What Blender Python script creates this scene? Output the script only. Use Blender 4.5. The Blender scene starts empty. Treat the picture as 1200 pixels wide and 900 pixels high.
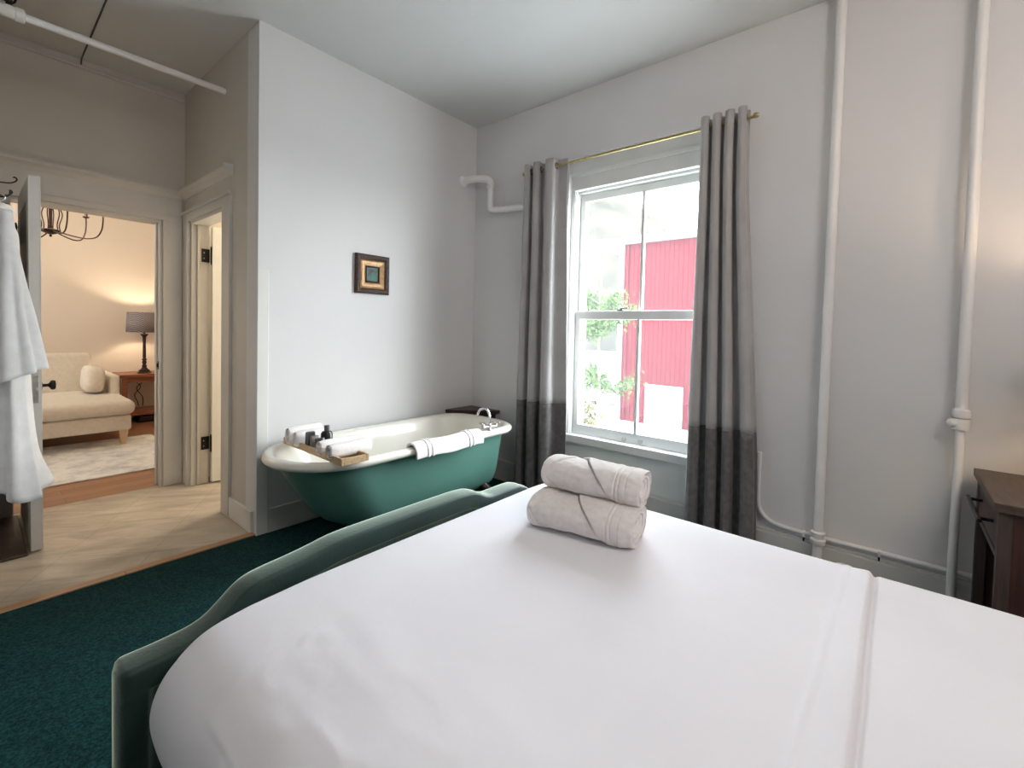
import bpy, bmesh, math, random
from math import sin, cos, pi, sqrt, radians
from mathutils import Vector, Matrix, noise

random.seed(7)
C = bpy.context.scene.collection
sc = bpy.context.scene

# ------------------------------------------------------------------ materials
MATS = {}

def nodes(name):
    m = bpy.data.materials.new(name)
    m.use_nodes = True
    nt = m.node_tree
    b = nt.nodes['Principled BSDF']
    MATS[name] = m
    return m, nt, b

def setin(b, **k):
    for n, v in k.items():
        b.inputs[n.replace('_', ' ')].default_value = v

def coords(nt, scale=(1, 1, 1), rot=(0, 0, 0)):
    tc = nt.nodes.new('ShaderNodeTexCoord')
    mp = nt.nodes.new('ShaderNodeMapping')
    mp.inputs['Scale'].default_value = scale
    mp.inputs['Rotation'].default_value = rot
    nt.links.new(tc.outputs['Object'], mp.inputs['Vector'])
    return mp.outputs['Vector']

def pm(name, c1, c2=None, scale=8, rough=0.6, detail=4, bump=0.0, bscale=None, stretch=(1, 1, 1),
       metal=0.0, sheen=0.0, lo=0.35, hi=0.65, coat=0.0, bdist=0.02, spec=None, rot=(0, 0, 0)):
    m, nt, b = nodes(name)
    c2 = c2 or c1
    v = coords(nt, stretch, rot)
    n = nt.nodes.new('ShaderNodeTexNoise')
    n.inputs['Scale'].default_value = scale
    n.inputs['Detail'].default_value = detail
    nt.links.new(v, n.inputs['Vector'])
    r = nt.nodes.new('ShaderNodeValToRGB')
    r.color_ramp.elements[0].position = lo
    r.color_ramp.elements[1].position = hi
    r.color_ramp.elements[0].color = (*c1, 1)
    r.color_ramp.elements[1].color = (*c2, 1)
    nt.links.new(n.outputs['Fac'], r.inputs['Fac'])
    nt.links.new(r.outputs['Color'], b.inputs['Base Color'])
    setin(b, Roughness=rough, Metallic=metal)
    b.inputs['Sheen Weight'].default_value = sheen
    b.inputs['Coat Weight'].default_value = coat
    if spec is not None:
        b.inputs['Specular IOR Level'].default_value = spec
    if bump:
        n2 = nt.nodes.new('ShaderNodeTexNoise')
        n2.inputs['Scale'].default_value = bscale or scale * 3
        n2.inputs['Detail'].default_value = 3
        nt.links.new(v, n2.inputs['Vector'])
        bp = nt.nodes.new('ShaderNodeBump')
        bp.inputs['Strength'].default_value = bump
        bp.inputs['Distance'].default_value = bdist
        nt.links.new(n2.outputs['Fac'], bp.inputs['Height'])
        nt.links.new(bp.outputs['Normal'], b.inputs['Normal'])
    return m

pm('wall_paint', (0.68, 0.67, 0.67), (0.71, 0.70, 0.70), 1.2, 0.75, bump=0.25, bscale=2.2, bdist=0.02)
pm('window_wall_paint', (0.66, 0.65, 0.65), (0.70, 0.69, 0.69), 1.0, 0.7, bump=0.3, bscale=2.0, bdist=0.02)
pm('hall_paint', (0.56, 0.53, 0.485), (0.60, 0.57, 0.525), 1.5, 0.6, bump=0.15, bscale=3)
pm('ceiling_paint', (0.61, 0.61, 0.60), (0.64, 0.64, 0.63), 1.0, 0.7, bump=0.2, bscale=2.5)
pm('trim_paint', (0.70, 0.69, 0.66), (0.74, 0.73, 0.70), 3, 0.4)
pm('trim_grey', (0.54, 0.53, 0.51), (0.58, 0.57, 0.545), 3, 0.45)
pm('sash_paint', (0.74, 0.75, 0.73), (0.78, 0.79, 0.77), 4, 0.35)
pm('pipe_paint', (0.76, 0.745, 0.735), (0.80, 0.785, 0.775), 6, 0.35, bump=0.1, bscale=30)
pm('pipe_seam', (0.30, 0.28, 0.25), (0.38, 0.35, 0.31), 20, 0.6)
pm('lounge_paint', (0.74, 0.66, 0.56), (0.77, 0.69, 0.59), 1.0, 0.75)
pm('bath_paint', (0.62, 0.58, 0.50), (0.66, 0.62, 0.54), 1.0, 0.6)
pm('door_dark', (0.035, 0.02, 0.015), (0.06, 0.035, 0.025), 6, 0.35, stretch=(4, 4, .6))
pm('black_iron', (0.012, 0.011, 0.010), (0.02, 0.018, 0.016), 20, 0.4, metal=0.6)
pm('dark_bronze', (0.03, 0.013, 0.012), (0.05, 0.022, 0.02), 20, 0.4, metal=0.3)
pm('steel', (0.42, 0.40, 0.37), (0.55, 0.53, 0.50), 30, 0.3, metal=0.9)
pm('chrome', (0.65, 0.65, 0.65), (0.75, 0.75, 0.75), 10, 0.12, metal=1.0)
pm('brass', (0.42, 0.35, 0.16), (0.55, 0.46, 0.22), 30, 0.28, metal=0.9)
pm('velvet', (0.006, 0.026, 0.022), (0.013, 0.045, 0.037), 5, 0.6, sheen=1.0, bump=0.08, bscale=120, lo=.3, hi=.7)
def _velvet():
    nt = MATS['velvet'].node_tree
    b = nt.nodes['Principled BSDF']; out = nt.nodes['Material Output']
    sh_ = nt.nodes.new('ShaderNodeBsdfSheen'); sh_.inputs['Color'].default_value = (.85, 1.0, .85, 1); sh_.inputs['Roughness'].default_value = .30
    ad = nt.nodes.new('ShaderNodeAddShader')
    nt.links.new(b.outputs[0], ad.inputs[0]); nt.links.new(sh_.outputs[0], ad.inputs[1]); nt.links.new(ad.outputs[0], out.inputs['Surface'])
_velvet()
MATS['velvet'].node_tree.nodes['Principled BSDF'].inputs['Sheen Roughness'].default_value = 0.35
MATS['velvet'].node_tree.nodes['Principled BSDF'].inputs['Sheen Tint'].default_value = (0.75, 0.92, 0.80, 1)
pm('linen_white', (0.81, 0.81, 0.86), (0.84, 0.84, 0.89), 3, 0.85, sheen=0.1, bump=0.10, bscale=14, bdist=0.012)
pm('terry_white', (0.78, 0.75, 0.74), (0.85, 0.82, 0.81), 60, 0.95, sheen=0.3, bump=0.35, bscale=420, bdist=0.004)
pm('terry_band', (0.74, 0.71, 0.70), (0.78, 0.75, 0.74), 60, 0.9)
pm('robe_white', (0.56, 0.55, 0.545), (0.62, 0.61, 0.605), 20, 0.9, bump=0.2, bscale=160, bdist=0.004)
pm('mattress', (0.5, 0.5, 0.5), None, 5, 0.9)
pm('enamel', (0.78, 0.76, 0.69), (0.81, 0.79, 0.72), 2, 0.18, coat=0.4)
pm('tub_green', (0.085, 0.20, 0.165), (0.095, 0.22, 0.18), 2, 0.4)
pm('bamboo', (0.42, 0.28, 0.15), (0.56, 0.39, 0.22), 8, 0.5, stretch=(12, 1.5, 12))
pm('dark_wood', (0.022, 0.009, 0.007), (0.05, 0.02, 0.015), 6, 0.4, stretch=(1.5, 14, 14))
pm('stand_wood', (0.040, 0.016, 0.013), (0.08, 0.03, 0.023), 5, 0.5, stretch=(14, 14, 1.2))
pm('stand_top', (0.055, 0.036, 0.026), (0.085, 0.057, 0.042), 5, 0.5, stretch=(2, 14, 14))
pm('stand_frame', (0.055, 0.037, 0.031), (0.085, 0.06, 0.05), 5, 0.5, stretch=(14, 14, 1.2))
pm('red_wood', (0.20, 0.065, 0.03), (0.33, 0.12, 0.055), 5, 0.4, stretch=(1.2, 12, 12))
pm('pale_wood', (0.60, 0.44, 0.27), (0.70, 0.54, 0.36), 6, 0.5, stretch=(10, 10, 1.5))
pm('sofa_cream', (0.66, 0.61, 0.53), (0.72, 0.67, 0.59), 30, 0.95, bump=0.15, bscale=250, bdist=0.003)
pm('curtain_light', (0.37, 0.355, 0.35), (0.43, 0.415, 0.41), 4, 0.8, bump=0.12, bscale=220, bdist=0.003, sheen=.15)
pm('curtain_dark', (0.115, 0.104, 0.104), (0.16, 0.147, 0.147), 30, 0.85, bump=0.2, bscale=220, bdist=0.003, sheen=.15)
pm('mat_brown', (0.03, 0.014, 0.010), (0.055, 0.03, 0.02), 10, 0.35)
pm('sachet_grey', (0.10, 0.10, 0.11), (0.14, 0.14, 0.15), 10, 0.4)
pm('sachet_mauve', (0.16, 0.13, 0.13), (0.20, 0.17, 0.17), 10, 0.4)
pm('bottle_black', (0.008, 0.008, 0.012), (0.012, 0.012, 0.018), 10, 0.3)
pm('frame_brown', (0.022, 0.008, 0.005), (0.07, 0.028, 0.017), 90, 0.4, bump=0.4, bscale=90)
pm('frame_gold', (0.34, 0.19, 0.085), (0.50, 0.31, 0.16), 40, 0.35, metal=0.35, stretch=(1, 1, 1))
pm('paint_green', (0.045, 0.11, 0.10), (0.085, 0.16, 0.14), 60, 0.6)
pm('paint_vase', (0.01, 0.11, 0.09), (0.02, 0.16, 0.13), 60, 0.5)
pm('paint_flower', (0.05, 0.05, 0.045), (0.13, 0.08, 0.07), 150, 0.6)
pm('barn_trim', (0.30, 0.30, 0.31), (0.33, 0.33, 0.34), 2, 0.6)
pm('barn_roof', (0.20, 0.205, 0.215), (0.23, 0.235, 0.245), 2, 0.5)
pm('gravel', (0.42, 0.415, 0.40), (0.48, 0.475, 0.46), 3, 0.95)
pm('foliage', (0.030, 0.058, 0.020), (0.05, 0.075, 0.03), 4, 0.7)
pm('foliage_dry', (0.08, 0.06, 0.03), (0.06, 0.07, 0.03), 4, 0.8)
pm('bark', (0.18, 0.14, 0.11), (0.24, 0.20, 0.16), 20, 0.9)
pm('car_white', (0.75, 0.75, 0.76), None, 3, 0.3)
pm('car_glass', (0.03, 0.03, 0.04), None, 3, 0.1)
pm('rubber', (0.02, 0.02, 0.02), None, 3, 0.8)
pm('shed_paint', (0.70, 0.68, 0.62), (0.74, 0.72, 0.66), 3, 0.8)
pm('ceramic', (0.55, 0.53, 0.50), None, 3, 0.3)
pm('cable_grey', (0.07, 0.06, 0.052), None, 3, 0.7)
pm('cord_black', (0.015, 0.012, 0.012), None, 3, 0.6)

def carpet_mat():
    m, nt, b = nodes('carpet')
    v = coords(nt)
    n1 = nt.nodes.new('ShaderNodeTexNoise'); n1.inputs['Scale'].default_value = 110; n1.inputs['Detail'].default_value = 3
    n2 = nt.nodes.new('ShaderNodeTexNoise'); n2.inputs['Scale'].default_value = 14; n2.inputs['Detail'].default_value = 5
    n3 = nt.nodes.new('ShaderNodeTexVoronoi'); n3.inputs['Scale'].default_value = 70
    for n in (n1, n2, n3):
        nt.links.new(v, n.inputs['Vector'])
    r1 = nt.nodes.new('ShaderNodeValToRGB')
    r1.color_ramp.elements[0].position = .35; r1.color_ramp.elements[0].color = (0.004, 0.020, 0.021, 1)
    r1.color_ramp.elements[1].position = .7; r1.color_ramp.elements[1].color = (0.014, 0.062, 0.060, 1)
    nt.links.new(n1.outputs['Fac'], r1.inputs['Fac'])
    mx = nt.nodes.new('ShaderNodeMixRGB'); mx.blend_type = 'MULTIPLY'; mx.inputs['Fac'].default_value = .5
    r2 = nt.nodes.new('ShaderNodeValToRGB')
    r2.color_ramp.elements[0].color = (.5, .5, .5, 1); r2.color_ramp.elements[1].color = (1.4, 1.4, 1.4, 1)
    nt.links.new(n2.outputs['Fac'], r2.inputs['Fac'])
    nt.links.new(r1.outputs['Color'], mx.inputs['Color1']); nt.links.new(r2.outputs['Color'], mx.inputs['Color2'])
    sp = nt.nodes.new('ShaderNodeValToRGB')
    sp.color_ramp.elements[0].position = .0; sp.color_ramp.elements[0].color = (1, 1, 1, 1)
    sp.color_ramp.elements[1].position = .13; sp.color_ramp.elements[1].color = (0, 0, 0, 1)
    nt.links.new(n3.outputs['Distance'], sp.inputs['Fac'])
    mx2 = nt.nodes.new('ShaderNodeMixRGB')
    mx2.inputs['Color2'].default_value = (.06, .15, .13, 1)
    mul = nt.nodes.new('ShaderNodeMath'); mul.operation = 'MULTIPLY'; mul.inputs[1].default_value = .5
    nt.links.new(sp.outputs['Color'], mul.inputs[0]); nt.links.new(mul.outputs[0], mx2.inputs['Fac'])
    nt.links.new(mx.outputs['Color'], mx2.inputs['Color1'])
    nt.links.new(mx2.outputs['Color'], b.inputs['Base Color'])
    setin(b, Roughness=.95)
    b.inputs['Specular IOR Level'].default_value = .1
    bp = nt.nodes.new('ShaderNodeBump'); bp.inputs['Strength'].default_value = .6; bp.inputs['Distance'].default_value = .006
    nt.links.new(n1.outputs['Fac'], bp.inputs['Height']); nt.links.new(bp.outputs['Normal'], b.inputs['Normal'])
carpet_mat()

def tile_mat():
    m, nt, b = nodes('hall_tile')
    v = coords(nt, rot=(0, 0, radians(33)))
    n = nt.nodes.new('ShaderNodeTexNoise'); n.inputs['Scale'].default_value = 2.6; n.inputs['Detail'].default_value = 8
    n.inputs['Roughness'].default_value = .62; n.inputs['Distortion'].default_value = .8
    mp = nt.nodes.new('ShaderNodeMapping'); mp.inputs['Scale'].default_value = (1, 3.2, 1); mp.inputs['Rotation'].default_value = (0, 0, .5)
    nt.links.new(v, mp.inputs['Vector']); nt.links.new(mp.outputs['Vector'], n.inputs['Vector'])
    r = nt.nodes.new('ShaderNodeValToRGB')
    r.color_ramp.elements[0].position = .32; r.color_ramp.elements[0].color = (.31, .26, .20, 1)
    r.color_ramp.elements[1].position = .68; r.color_ramp.elements[1].color = (.54, .475, .385, 1)
    nt.links.new(n.outputs['Fac'], r.inputs['Fac'])
    br = nt.nodes.new('ShaderNodeTexBrick')
    br.offset = 0; br.inputs['Scale'].default_value = 1.0
    br.inputs['Brick Width'].default_value = .42; br.inputs['Row Height'].default_value = .42
    br.inputs['Mortar Size'].default_value = .0022; br.inputs['Mortar Smooth'].default_value = .3
    br.inputs['Color1'].default_value = (1, 1, 1, 1); br.inputs['Color2'].default_value = (.93, .93, .93, 1)
    br.inputs['Mortar'].default_value = (.72, .70, .66, 1)
    nt.links.new(v, br.inputs['Vector'])
    mx = nt.nodes.new('ShaderNodeMixRGB'); mx.blend_type = 'MULTIPLY'; mx.inputs['Fac'].default_value = 1
    nt.links.new(r.outputs['Color'], mx.inputs['Color1']); nt.links.new(br.outputs['Color'], mx.inputs['Color2'])
    nt.links.new(mx.outputs['Color'], b.inputs['Base Color'])
    setin(b, Roughness=.42)
tile_mat()

def plank_mat(name, a, c, w=.11, L=1.1, rough=.3, rot=0):
    m, nt, b = nodes(name)
    v = coords(nt, rot=(0, 0, rot))
    br = nt.nodes.new('ShaderNodeTexBrick')
    br.inputs['Scale'].default_value = 1
    br.inputs['Brick Width'].default_value = L; br.inputs['Row Height'].default_value = w
    br.inputs['Mortar Size'].default_value = .0015
    br.inputs['Color1'].default_value = (*a, 1); br.inputs['Color2'].default_value = (*c, 1)
    br.inputs['Mortar'].default_value = (a[0] * .3, a[1] * .3, a[2] * .3, 1)
    nt.links.new(v, br.inputs['Vector'])
    mp = nt.nodes.new('ShaderNodeMapping'); mp.inputs['Scale'].default_value = (1.5, 22, 1)
    n = nt.nodes.new('ShaderNodeTexNoise'); n.inputs['Scale'].default_value = 3; n.inputs['Detail'].default_value = 6
    nt.links.new(v, mp.inputs['Vector']); nt.links.new(mp.outputs['Vector'], n.inputs['Vector'])
    r = nt.nodes.new('ShaderNodeValToRGB')
    r.color_ramp.elements[0].color = (.55, .5, .45, 1); r.color_ramp.elements[1].color = (1.3, 1.3, 1.3, 1)
    nt.links.new(n.outputs['Fac'], r.inputs['Fac'])
    mx = nt.nodes.new('ShaderNodeMixRGB'); mx.blend_type = 'MULTIPLY'; mx.inputs['Fac'].default_value = 1
    nt.links.new(br.outputs['Color'], mx.inputs['Color1']); nt.links.new(r.outputs['Color'], mx.inputs['Color2'])
    nt.links.new(mx.outputs['Color'], b.inputs['Base Color'])
    setin(b, Roughness=rough)
plank_mat('lounge_planks', (.30, .135, .07), (.40, .20, .11))
plank_mat('threshold_wood', (.40, .22, .11), (.46, .27, .14), w=.2, L=3, rough=.35)

def rug_mat():
    m, nt, b = nodes('rug')
    v = coords(nt)
    n = nt.nodes.new('ShaderNodeTexNoise'); n.inputs['Scale'].default_value = 5; n.inputs['Detail'].default_value = 8
    n.inputs['Roughness'].default_value = .75
    nt.links.new(v, n.inputs['Vector'])
    r = nt.nodes.new('ShaderNodeValToRGB')
    r.color_ramp.elements[0].position = .36; r.color_ramp.elements[0].color = (.50, .51, .53, 1)
    r.color_ramp.elements[1].position = .55; r.color_ramp.elements[1].color = (.80, .79, .75, 1)
    nt.links.new(n.outputs['Fac'], r.inputs['Fac']); nt.links.new(r.outputs['Color'], b.inputs['Base Color'])
    setin(b, Roughness=.95)
rug_mat()

def shade_mat():
    m, nt, b = nodes('lamp_weave')
    v = coords(nt, rot=(0, 0, 0))
    w = nt.nodes.new('ShaderNodeTexWave'); w.inputs['Scale'].default_value = 26; w.bands_direction = 'DIAGONAL'
    w.inputs['Distortion'].default_value = 2.0; w.inputs['Detail'].default_value = 1
    nt.links.new(v, w.inputs['Vector'])
    r = nt.nodes.new('ShaderNodeValToRGB')
    r.color_ramp.elements[0].color = (.10, .085, .085, 1); r.color_ramp.elements[1].color = (.36, .33, .33, 1)
    nt.links.new(w.outputs['Color'], r.inputs['Fac']); nt.links.new(r.outputs['Color'], b.inputs['Base Color'])
    setin(b, Roughness=.85)
shade_mat()

def barn_mat():
    m, nt, b = nodes('barn_red')
    v = coords(nt)
    n = nt.nodes.new('ShaderNodeTexNoise'); n.inputs['Scale'].default_value = 3; n.inputs['Detail'].default_value = 4
    nt.links.new(v, n.inputs['Vector'])
    r = nt.nodes.new('ShaderNodeValToRGB')
    r.color_ramp.elements[0].position = .3; r.color_ramp.elements[0].color = (.050, .0085, .0115, 1)
    r.color_ramp.elements[1].position = .7; r.color_ramp.elements[1].color = (.055, .0095, .0125, 1)
    nt.links.new(n.outputs['Fac'], r.inputs['Fac']); nt.links.new(r.outputs['Color'], b.inputs['Base Color'])
    setin(b, Roughness=.75)
barn_mat()

def hill_mat():
    m, nt, b = nodes('hill')
    v = coords(nt)
    n = nt.nodes.new('ShaderNodeTexNoise'); n.inputs['Scale'].default_value = .06; n.inputs['Detail'].default_value = 9
    n.inputs['Roughness'].default_value = .72
    nt.links.new(v, n.inputs['Vector'])
    r = nt.nodes.new('ShaderNodeValToRGB')
    r.color_ramp.elements[0].position = .40; r.color_ramp.elements[0].color = (.026, .0255, .022, 1)
    r.color_ramp.elements[1].position = .56; r.color_ramp.elements[1].color = (.043, .038, .031, 1)
    nt.links.new(n.outputs['Fac'], r.inputs['Fac']); nt.links.new(r.outputs['Color'], b.inputs['Base Color'])
    setin(b, Roughness=1)
hill_mat()

def glass_mat():
    m = bpy.data.materials.new('window_glass'); m.use_nodes = True
    nt = m.node_tree
    for n in list(nt.nodes): nt.nodes.remove(n)
    out = nt.nodes.new('ShaderNodeOutputMaterial')
    tr = nt.nodes.new('ShaderNodeBsdfTransparent'); tr.inputs['Color'].default_value = (.97, .99, .98, 1)
    gl = nt.nodes.new('ShaderNodeBsdfGlossy'); gl.inputs['Roughness'].default_value = .02
    hz = nt.nodes.new('ShaderNodeBsdfTranslucent'); hz.inputs['Color'].default_value = (.95, .97, 1, 1)
    m1 = nt.nodes.new('ShaderNodeMixShader'); m1.inputs['Fac'].default_value = .03
    m2 = nt.nodes.new('ShaderNodeMixShader'); m2.inputs['Fac'].default_value = HAZE
    nt.links.new(tr.outputs[0], m1.inputs[1]); nt.links.new(gl.outputs[0], m1.inputs[2])
    nt.links.new(m1.outputs[0], m2.inputs[1]); nt.links.new(hz.outputs[0], m2.inputs[2])
    nt.links.new(m2.outputs[0], out.inputs['Surface'])
    MATS['window_glass'] = m
HAZE = .010
glass_mat()

def bulb_mat():
    m, nt, b = nodes('bulb_glow')
    b.inputs['Emission Color'].default_value = (1, .78, .5, 1)
    b.inputs['Emission Strength'].default_value = 6
    b.inputs['Base Color'].default_value = (.9, .85, .75, 1)
bulb_mat()

for _n in ('barn_red', 'barn_trim', 'barn_roof', 'gravel', 'foliage', 'foliage_dry', 'bark', 'hill', 'shed_paint'):
    MATS[_n.replace('hill', 'hill')].node_tree.nodes['Principled BSDF'].inputs['Specular IOR Level'].default_value = 0.0

# ------------------------------------------------------------------ geometry helpers
def world_loc(o):
    v = Vector((0, 0, 0))
    while o:
        v += o.location; o = o.parent
    return v

class MB:
    def __init__(self): self.bm = bmesh.new()
    def box(self, x0, x1, y0, y1, z0, z1, bev=0.0, seg=2):
        m = Matrix.Translation(((x0 + x1) / 2, (y0 + y1) / 2, (z0 + z1) / 2)) @ Matrix.Diagonal((abs(x1 - x0), abs(y1 - y0), abs(z1 - z0), 1))
        r = bmesh.ops.create_cube(self.bm, size=1, matrix=m)
        if bev:
            ed = list({e for v in r['verts'] for e in v.link_edges})
            bmesh.ops.bevel(self.bm, geom=ed, offset=bev, segments=seg, affect='EDGES', profile=.5)
        return self
    def rbox(self, c, size, rz=0, bev=0.0, rx=0, ry=0, seg=2):
        m = Matrix.Translation(c) @ Matrix.Rotation(rz, 4, 'Z') @ Matrix.Rotation(ry, 4, 'Y') @ Matrix.Rotation(rx, 4, 'X') @ Matrix.Diagonal((*size, 1))
        r = bmesh.ops.create_cube(self.bm, size=1, matrix=m)
        if bev:
            ed = list({e for v in r['verts'] for e in v.link_edges})
            bmesh.ops.bevel(self.bm, geom=ed, offset=bev, segments=seg, affect='EDGES', profile=.5)
        return self
    def rings(self, R, closed=True, cap=True, loop=False, first=True):
        """loft rings of equal length"""
        bm = self.bm
        V = [[bm.verts.new(p) for p in r] for r in R]
        n = len(V[0])
        pairs = list(zip(V[:-1], V[1:]))
        if loop: pairs.append((V[-1], V[0]))
        for a, b in pairs:
            for i in range(n if closed else n - 1):
                j = (i + 1) % n
                try: bm.faces.new((a[i], a[j], b[j], b[i]))
                except ValueError: pass
        if cap and not loop and closed:
            for r in ((V[0], V[-1]) if first else (V[-1],)):
                try: bm.faces.new(r)
                except ValueError: pass
        return self
    def tube(self, pts, r, n=12, cap=True, closed=False):
        pts = [Vector(p) for p in pts]
        rs = r if isinstance(r, (list, tuple)) else [r] * len(pts)
        R = []
        up = None
        for i, p in enumerate(pts):
            a = pts[i - 1] if i else (pts[-1] if closed else p)
            b = pts[(i + 1) % len(pts)] if (i + 1 < len(pts) or closed) else p
            t = (b - a).normalized()
            if up is None:
                up = Vector((0, 0, 1)) if abs(t.z) < .9 else Vector((1, 0, 0))
            s = t.cross(up)
            if s.length < 1e-4:
                s = t.cross(Vector((0, 1, 0)))
            s.normalize(); up2 = s.cross(t).normalized()
            up = up2
            R.append([p + (s * cos(2 * pi * k / n) + up2 * sin(2 * pi * k / n)) * rs[i] for k in range(n)])
        return self.rings(R, cap=cap, loop=closed)
    def lathe(self, prof, c=(0, 0, 0), n=24, axis='Z', cap=True):
        R = []
        c = Vector(c)
        for r, h in prof:
            ring = []
            for k in range(n):
                a = 2 * pi * k / n
                if axis == 'Z': p = Vector((r * cos(a), r * sin(a), h))
                elif axis == 'X': p = Vector((h, r * cos(a), r * sin(a)))
                else: p = Vector((r * cos(a), h, r * sin(a)))
                ring.append(c + p)
            R.append(ring)
        return self.rings(R, cap=cap)
    def grid(self, f, nu, nv, closed_u=False):
        R = [[f(i / (nu if closed_u else nu - 1), j / (nv - 1)) for i in range(nu)] for j in range(nv)]
        return self.rings(R, closed=closed_u, cap=False)
    def prism(self, poly, d):
        """poly: list of 3D points, d: extrude vector"""
        d = Vector(d)
        a = [self.bm.verts.new(p) for p in poly]
        b = [self.bm.verts.new(Vector(p) + d) for p in poly]
        n = len(a)
        self.bm.faces.new(a); self.bm.faces.new(b[::-1])
        for i in range(n):
            j = (i + 1) % n
            self.bm.faces.new((a[j], a[i], b[i], b[j]))
        return self
    def ball(self, c, r, sx=1, sy=1, sz=1, sub=2):
        bmesh.ops.create_icosphere(self.bm, subdivisions=sub, radius=r, matrix=Matrix.Translation(c) @ Matrix.Diagonal((sx, sy, sz, 1)))
        return self
    def build(self, name, mat, parent=None, smooth=None, solid=0.0, sub=0, offset=0):
        bm = self.bm
        bmesh.ops.recalc_face_normals(bm, faces=bm.faces[:])
        me = bpy.data.meshes.new(name)
        o = bpy.data.objects.new(name, me)
        C.objects.link(o)
        if parent:
            off = world_loc(parent)
            o.parent = parent
        else:
            co = [v.co for v in bm.verts]
            off = Vector(((min(c.x for c in co) + max(c.x for c in co)) / 2, (min(c.y for c in co) + max(c.y for c in co)) / 2, min(c.z for c in co)))
            o.location = off
        bmesh.ops.translate(bm, vec=-off, verts=bm.verts[:])
        bm.to_mesh(me); bm.free()
        me.materials.append(MATS[mat])
        if smooth is not None:
            for p in me.polygons: p.use_smooth = True
            if smooth < 180:
                me.set_sharp_from_angle(angle=radians(smooth))
        if solid:
            s = o.modifiers.new('solid', 'SOLIDIFY'); s.thickness = solid; s.offset = offset
        if sub:
            s = o.modifiers.new('sub', 'SUBSURF'); s.levels = sub; s.render_levels = sub
        return o

def thing(name, label, cat, loc, group=None):
    o = bpy.data.objects.new(name, None)
    o.empty_display_size = .1
    C.objects.link(o); o.location = loc
    o['label'] = label; o['category'] = cat
    if group: o['group'] = group
    return o

def tag(o, label, cat, group=None):
    o['label'] = label; o['category'] = cat
    if group: o['group'] = group
    return o

def struct(o):
    o['kind'] = 'structure'; return o

def sstep(a, b, x):
    t = max(0, min(1, (x - a) / (b - a))); return t * t * (3 - 2 * t)

def crom(P, t):
    """Catmull-Rom through tuples, t in 0..1"""
    n = len(P) - 1
    x = t * n; i = min(int(x), n - 1); f = x - i
    p = [P[max(0, min(n, i + k))] for k in (-1, 0, 1, 2)]
    return tuple(.5 * (2 * p[1][d] + (p[2][d] - p[0][d]) * f + (2 * p[0][d] - 5 * p[1][d] + 4 * p[2][d] - p[3][d]) * f * f + (3 * p[1][d] - p[0][d] - 3 * p[2][d] + p[3][d]) * f ** 3) for d in range(len(p[0])))

def smoothpath(P, n): return [crom(P, i / (n - 1)) for i in range(n)]

def fz(x, y, z, s): return noise.noise(Vector((x * s, y * s, z * s)))

# ------------------------------------------------------------------ camera
F = 535.64; yaw = radians(50.0456); pit = radians(-1.78588); rol = radians(1.3777)
fw = Vector((sin(yaw) * cos(pit), cos(yaw) * cos(pit), sin(pit)))
r0 = Vector((cos(yaw), -sin(yaw), 0)); u0 = r0.cross(fw)
rr = r0 * cos(rol) + u0 * sin(rol); uu = u0 * cos(rol) - r0 * sin(rol)
cam = bpy.data.cameras.new('camera'); co = bpy.data.objects.new('camera', cam); C.objects.link(co)
M = Matrix((rr, uu, -fw)).transposed().to_4x4(); M.translation = (0, 0, 1.25)
co.matrix_world = M
cam.sensor_width = 36; cam.lens = F / 1200 * 36; cam.shift_y = -(450 - 402.59) / 1200; cam.clip_start = .02; cam.clip_end = 1000
sc.camera = co

CE = 2.975           # ceiling height
XB = 2.852           # window wall plane
YA = 2.84            # tub wall plane
XR = 1.085           # hall right wall plane
YF = 4.22            # hall far wall plane

# ------------------------------------------------------------------ shell
struct(MB().box(-2.2, 3.05, -1.6, 2.86, -.06, 0).build('floor', 'carpet'))
struct(MB().box(-.1, 3.05, 2.875, YF + .02, -.06, 0.0).build('floor_hall', 'hall_tile'))
struct(MB().box(-.1, XR, 2.845, 2.90, -.05, .006, .004).build('trim_1', 'threshold_wood'))
struct(MB().box(-2.2, 3.05, YF + .02, 7.6, -.06, 0).build('floor_lounge', 'lounge_planks'))
struct(MB().box(-2.3, 3.15, -1.7, 7.6, CE, CE + .12).build('ceiling', 'ceiling_paint'))
# window wall with a shallow full-height niche and the window opening
WY0, WY1 = .80, 1.88
RX = 2.905
SZ0, SZ1 = .47, 2.32
w = MB()
w.box(XB, 3.15, -1.7, WY0, 0, CE).box(XB, 3.15, WY1, 3.0, 0, CE)
w.box(XB, 3.15, WY0, WY1, 2.50, CE)
w.box(RX, 3.15, WY0, WY1, 0, SZ0).box(RX, 3.15, WY0, WY1, SZ1, 2.5)
struct(w.build('wall_window', 'window_wall_paint'))
struct(MB().box(XR, XB, YA, 3.0, 0, CE).build('wall_tub', 'wall_paint'))
struct(MB().box(-2.3, .025, YA, 3.0, 0, CE).build('wall_hall_side', 'wall_paint'))
struct(MB().box(-.1, .025, 3.0, YF, 0, CE).build('wall_hall_left', 'hall_paint'))
DY0, DY1, DZ = 3.37, 4.08, 2.0
w = MB()
w.box(XR, 1.2, 3.0, DY0, 0, CE).box(XR, 1.2, DY1, YF, 0, CE).box(XR, 1.2, DY0, DY1, DZ, CE)
struct(w.build('wall_hall_right', 'hall_paint'))
GX0, GX1, GZ = .176, .945, 2.0
w = MB()
w.box(-2.3, GX0, YF, YF + .14, 0, CE).box(GX1, 3.15, YF, YF + .14, 0, CE).box(GX0, GX1, YF, YF + .14, GZ, CE)
struct(w.build('wall_hall_far', 'hall_paint'))
struct(MB().box(-2.3, -2.2, -1.7, YA, 0, CE).build('wall_left', 'wall_paint'))
struct(MB().box(-2.2, XB, -1.7, -1.6, 0, CE).build('wall_back', 'wall_paint'))
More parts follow.
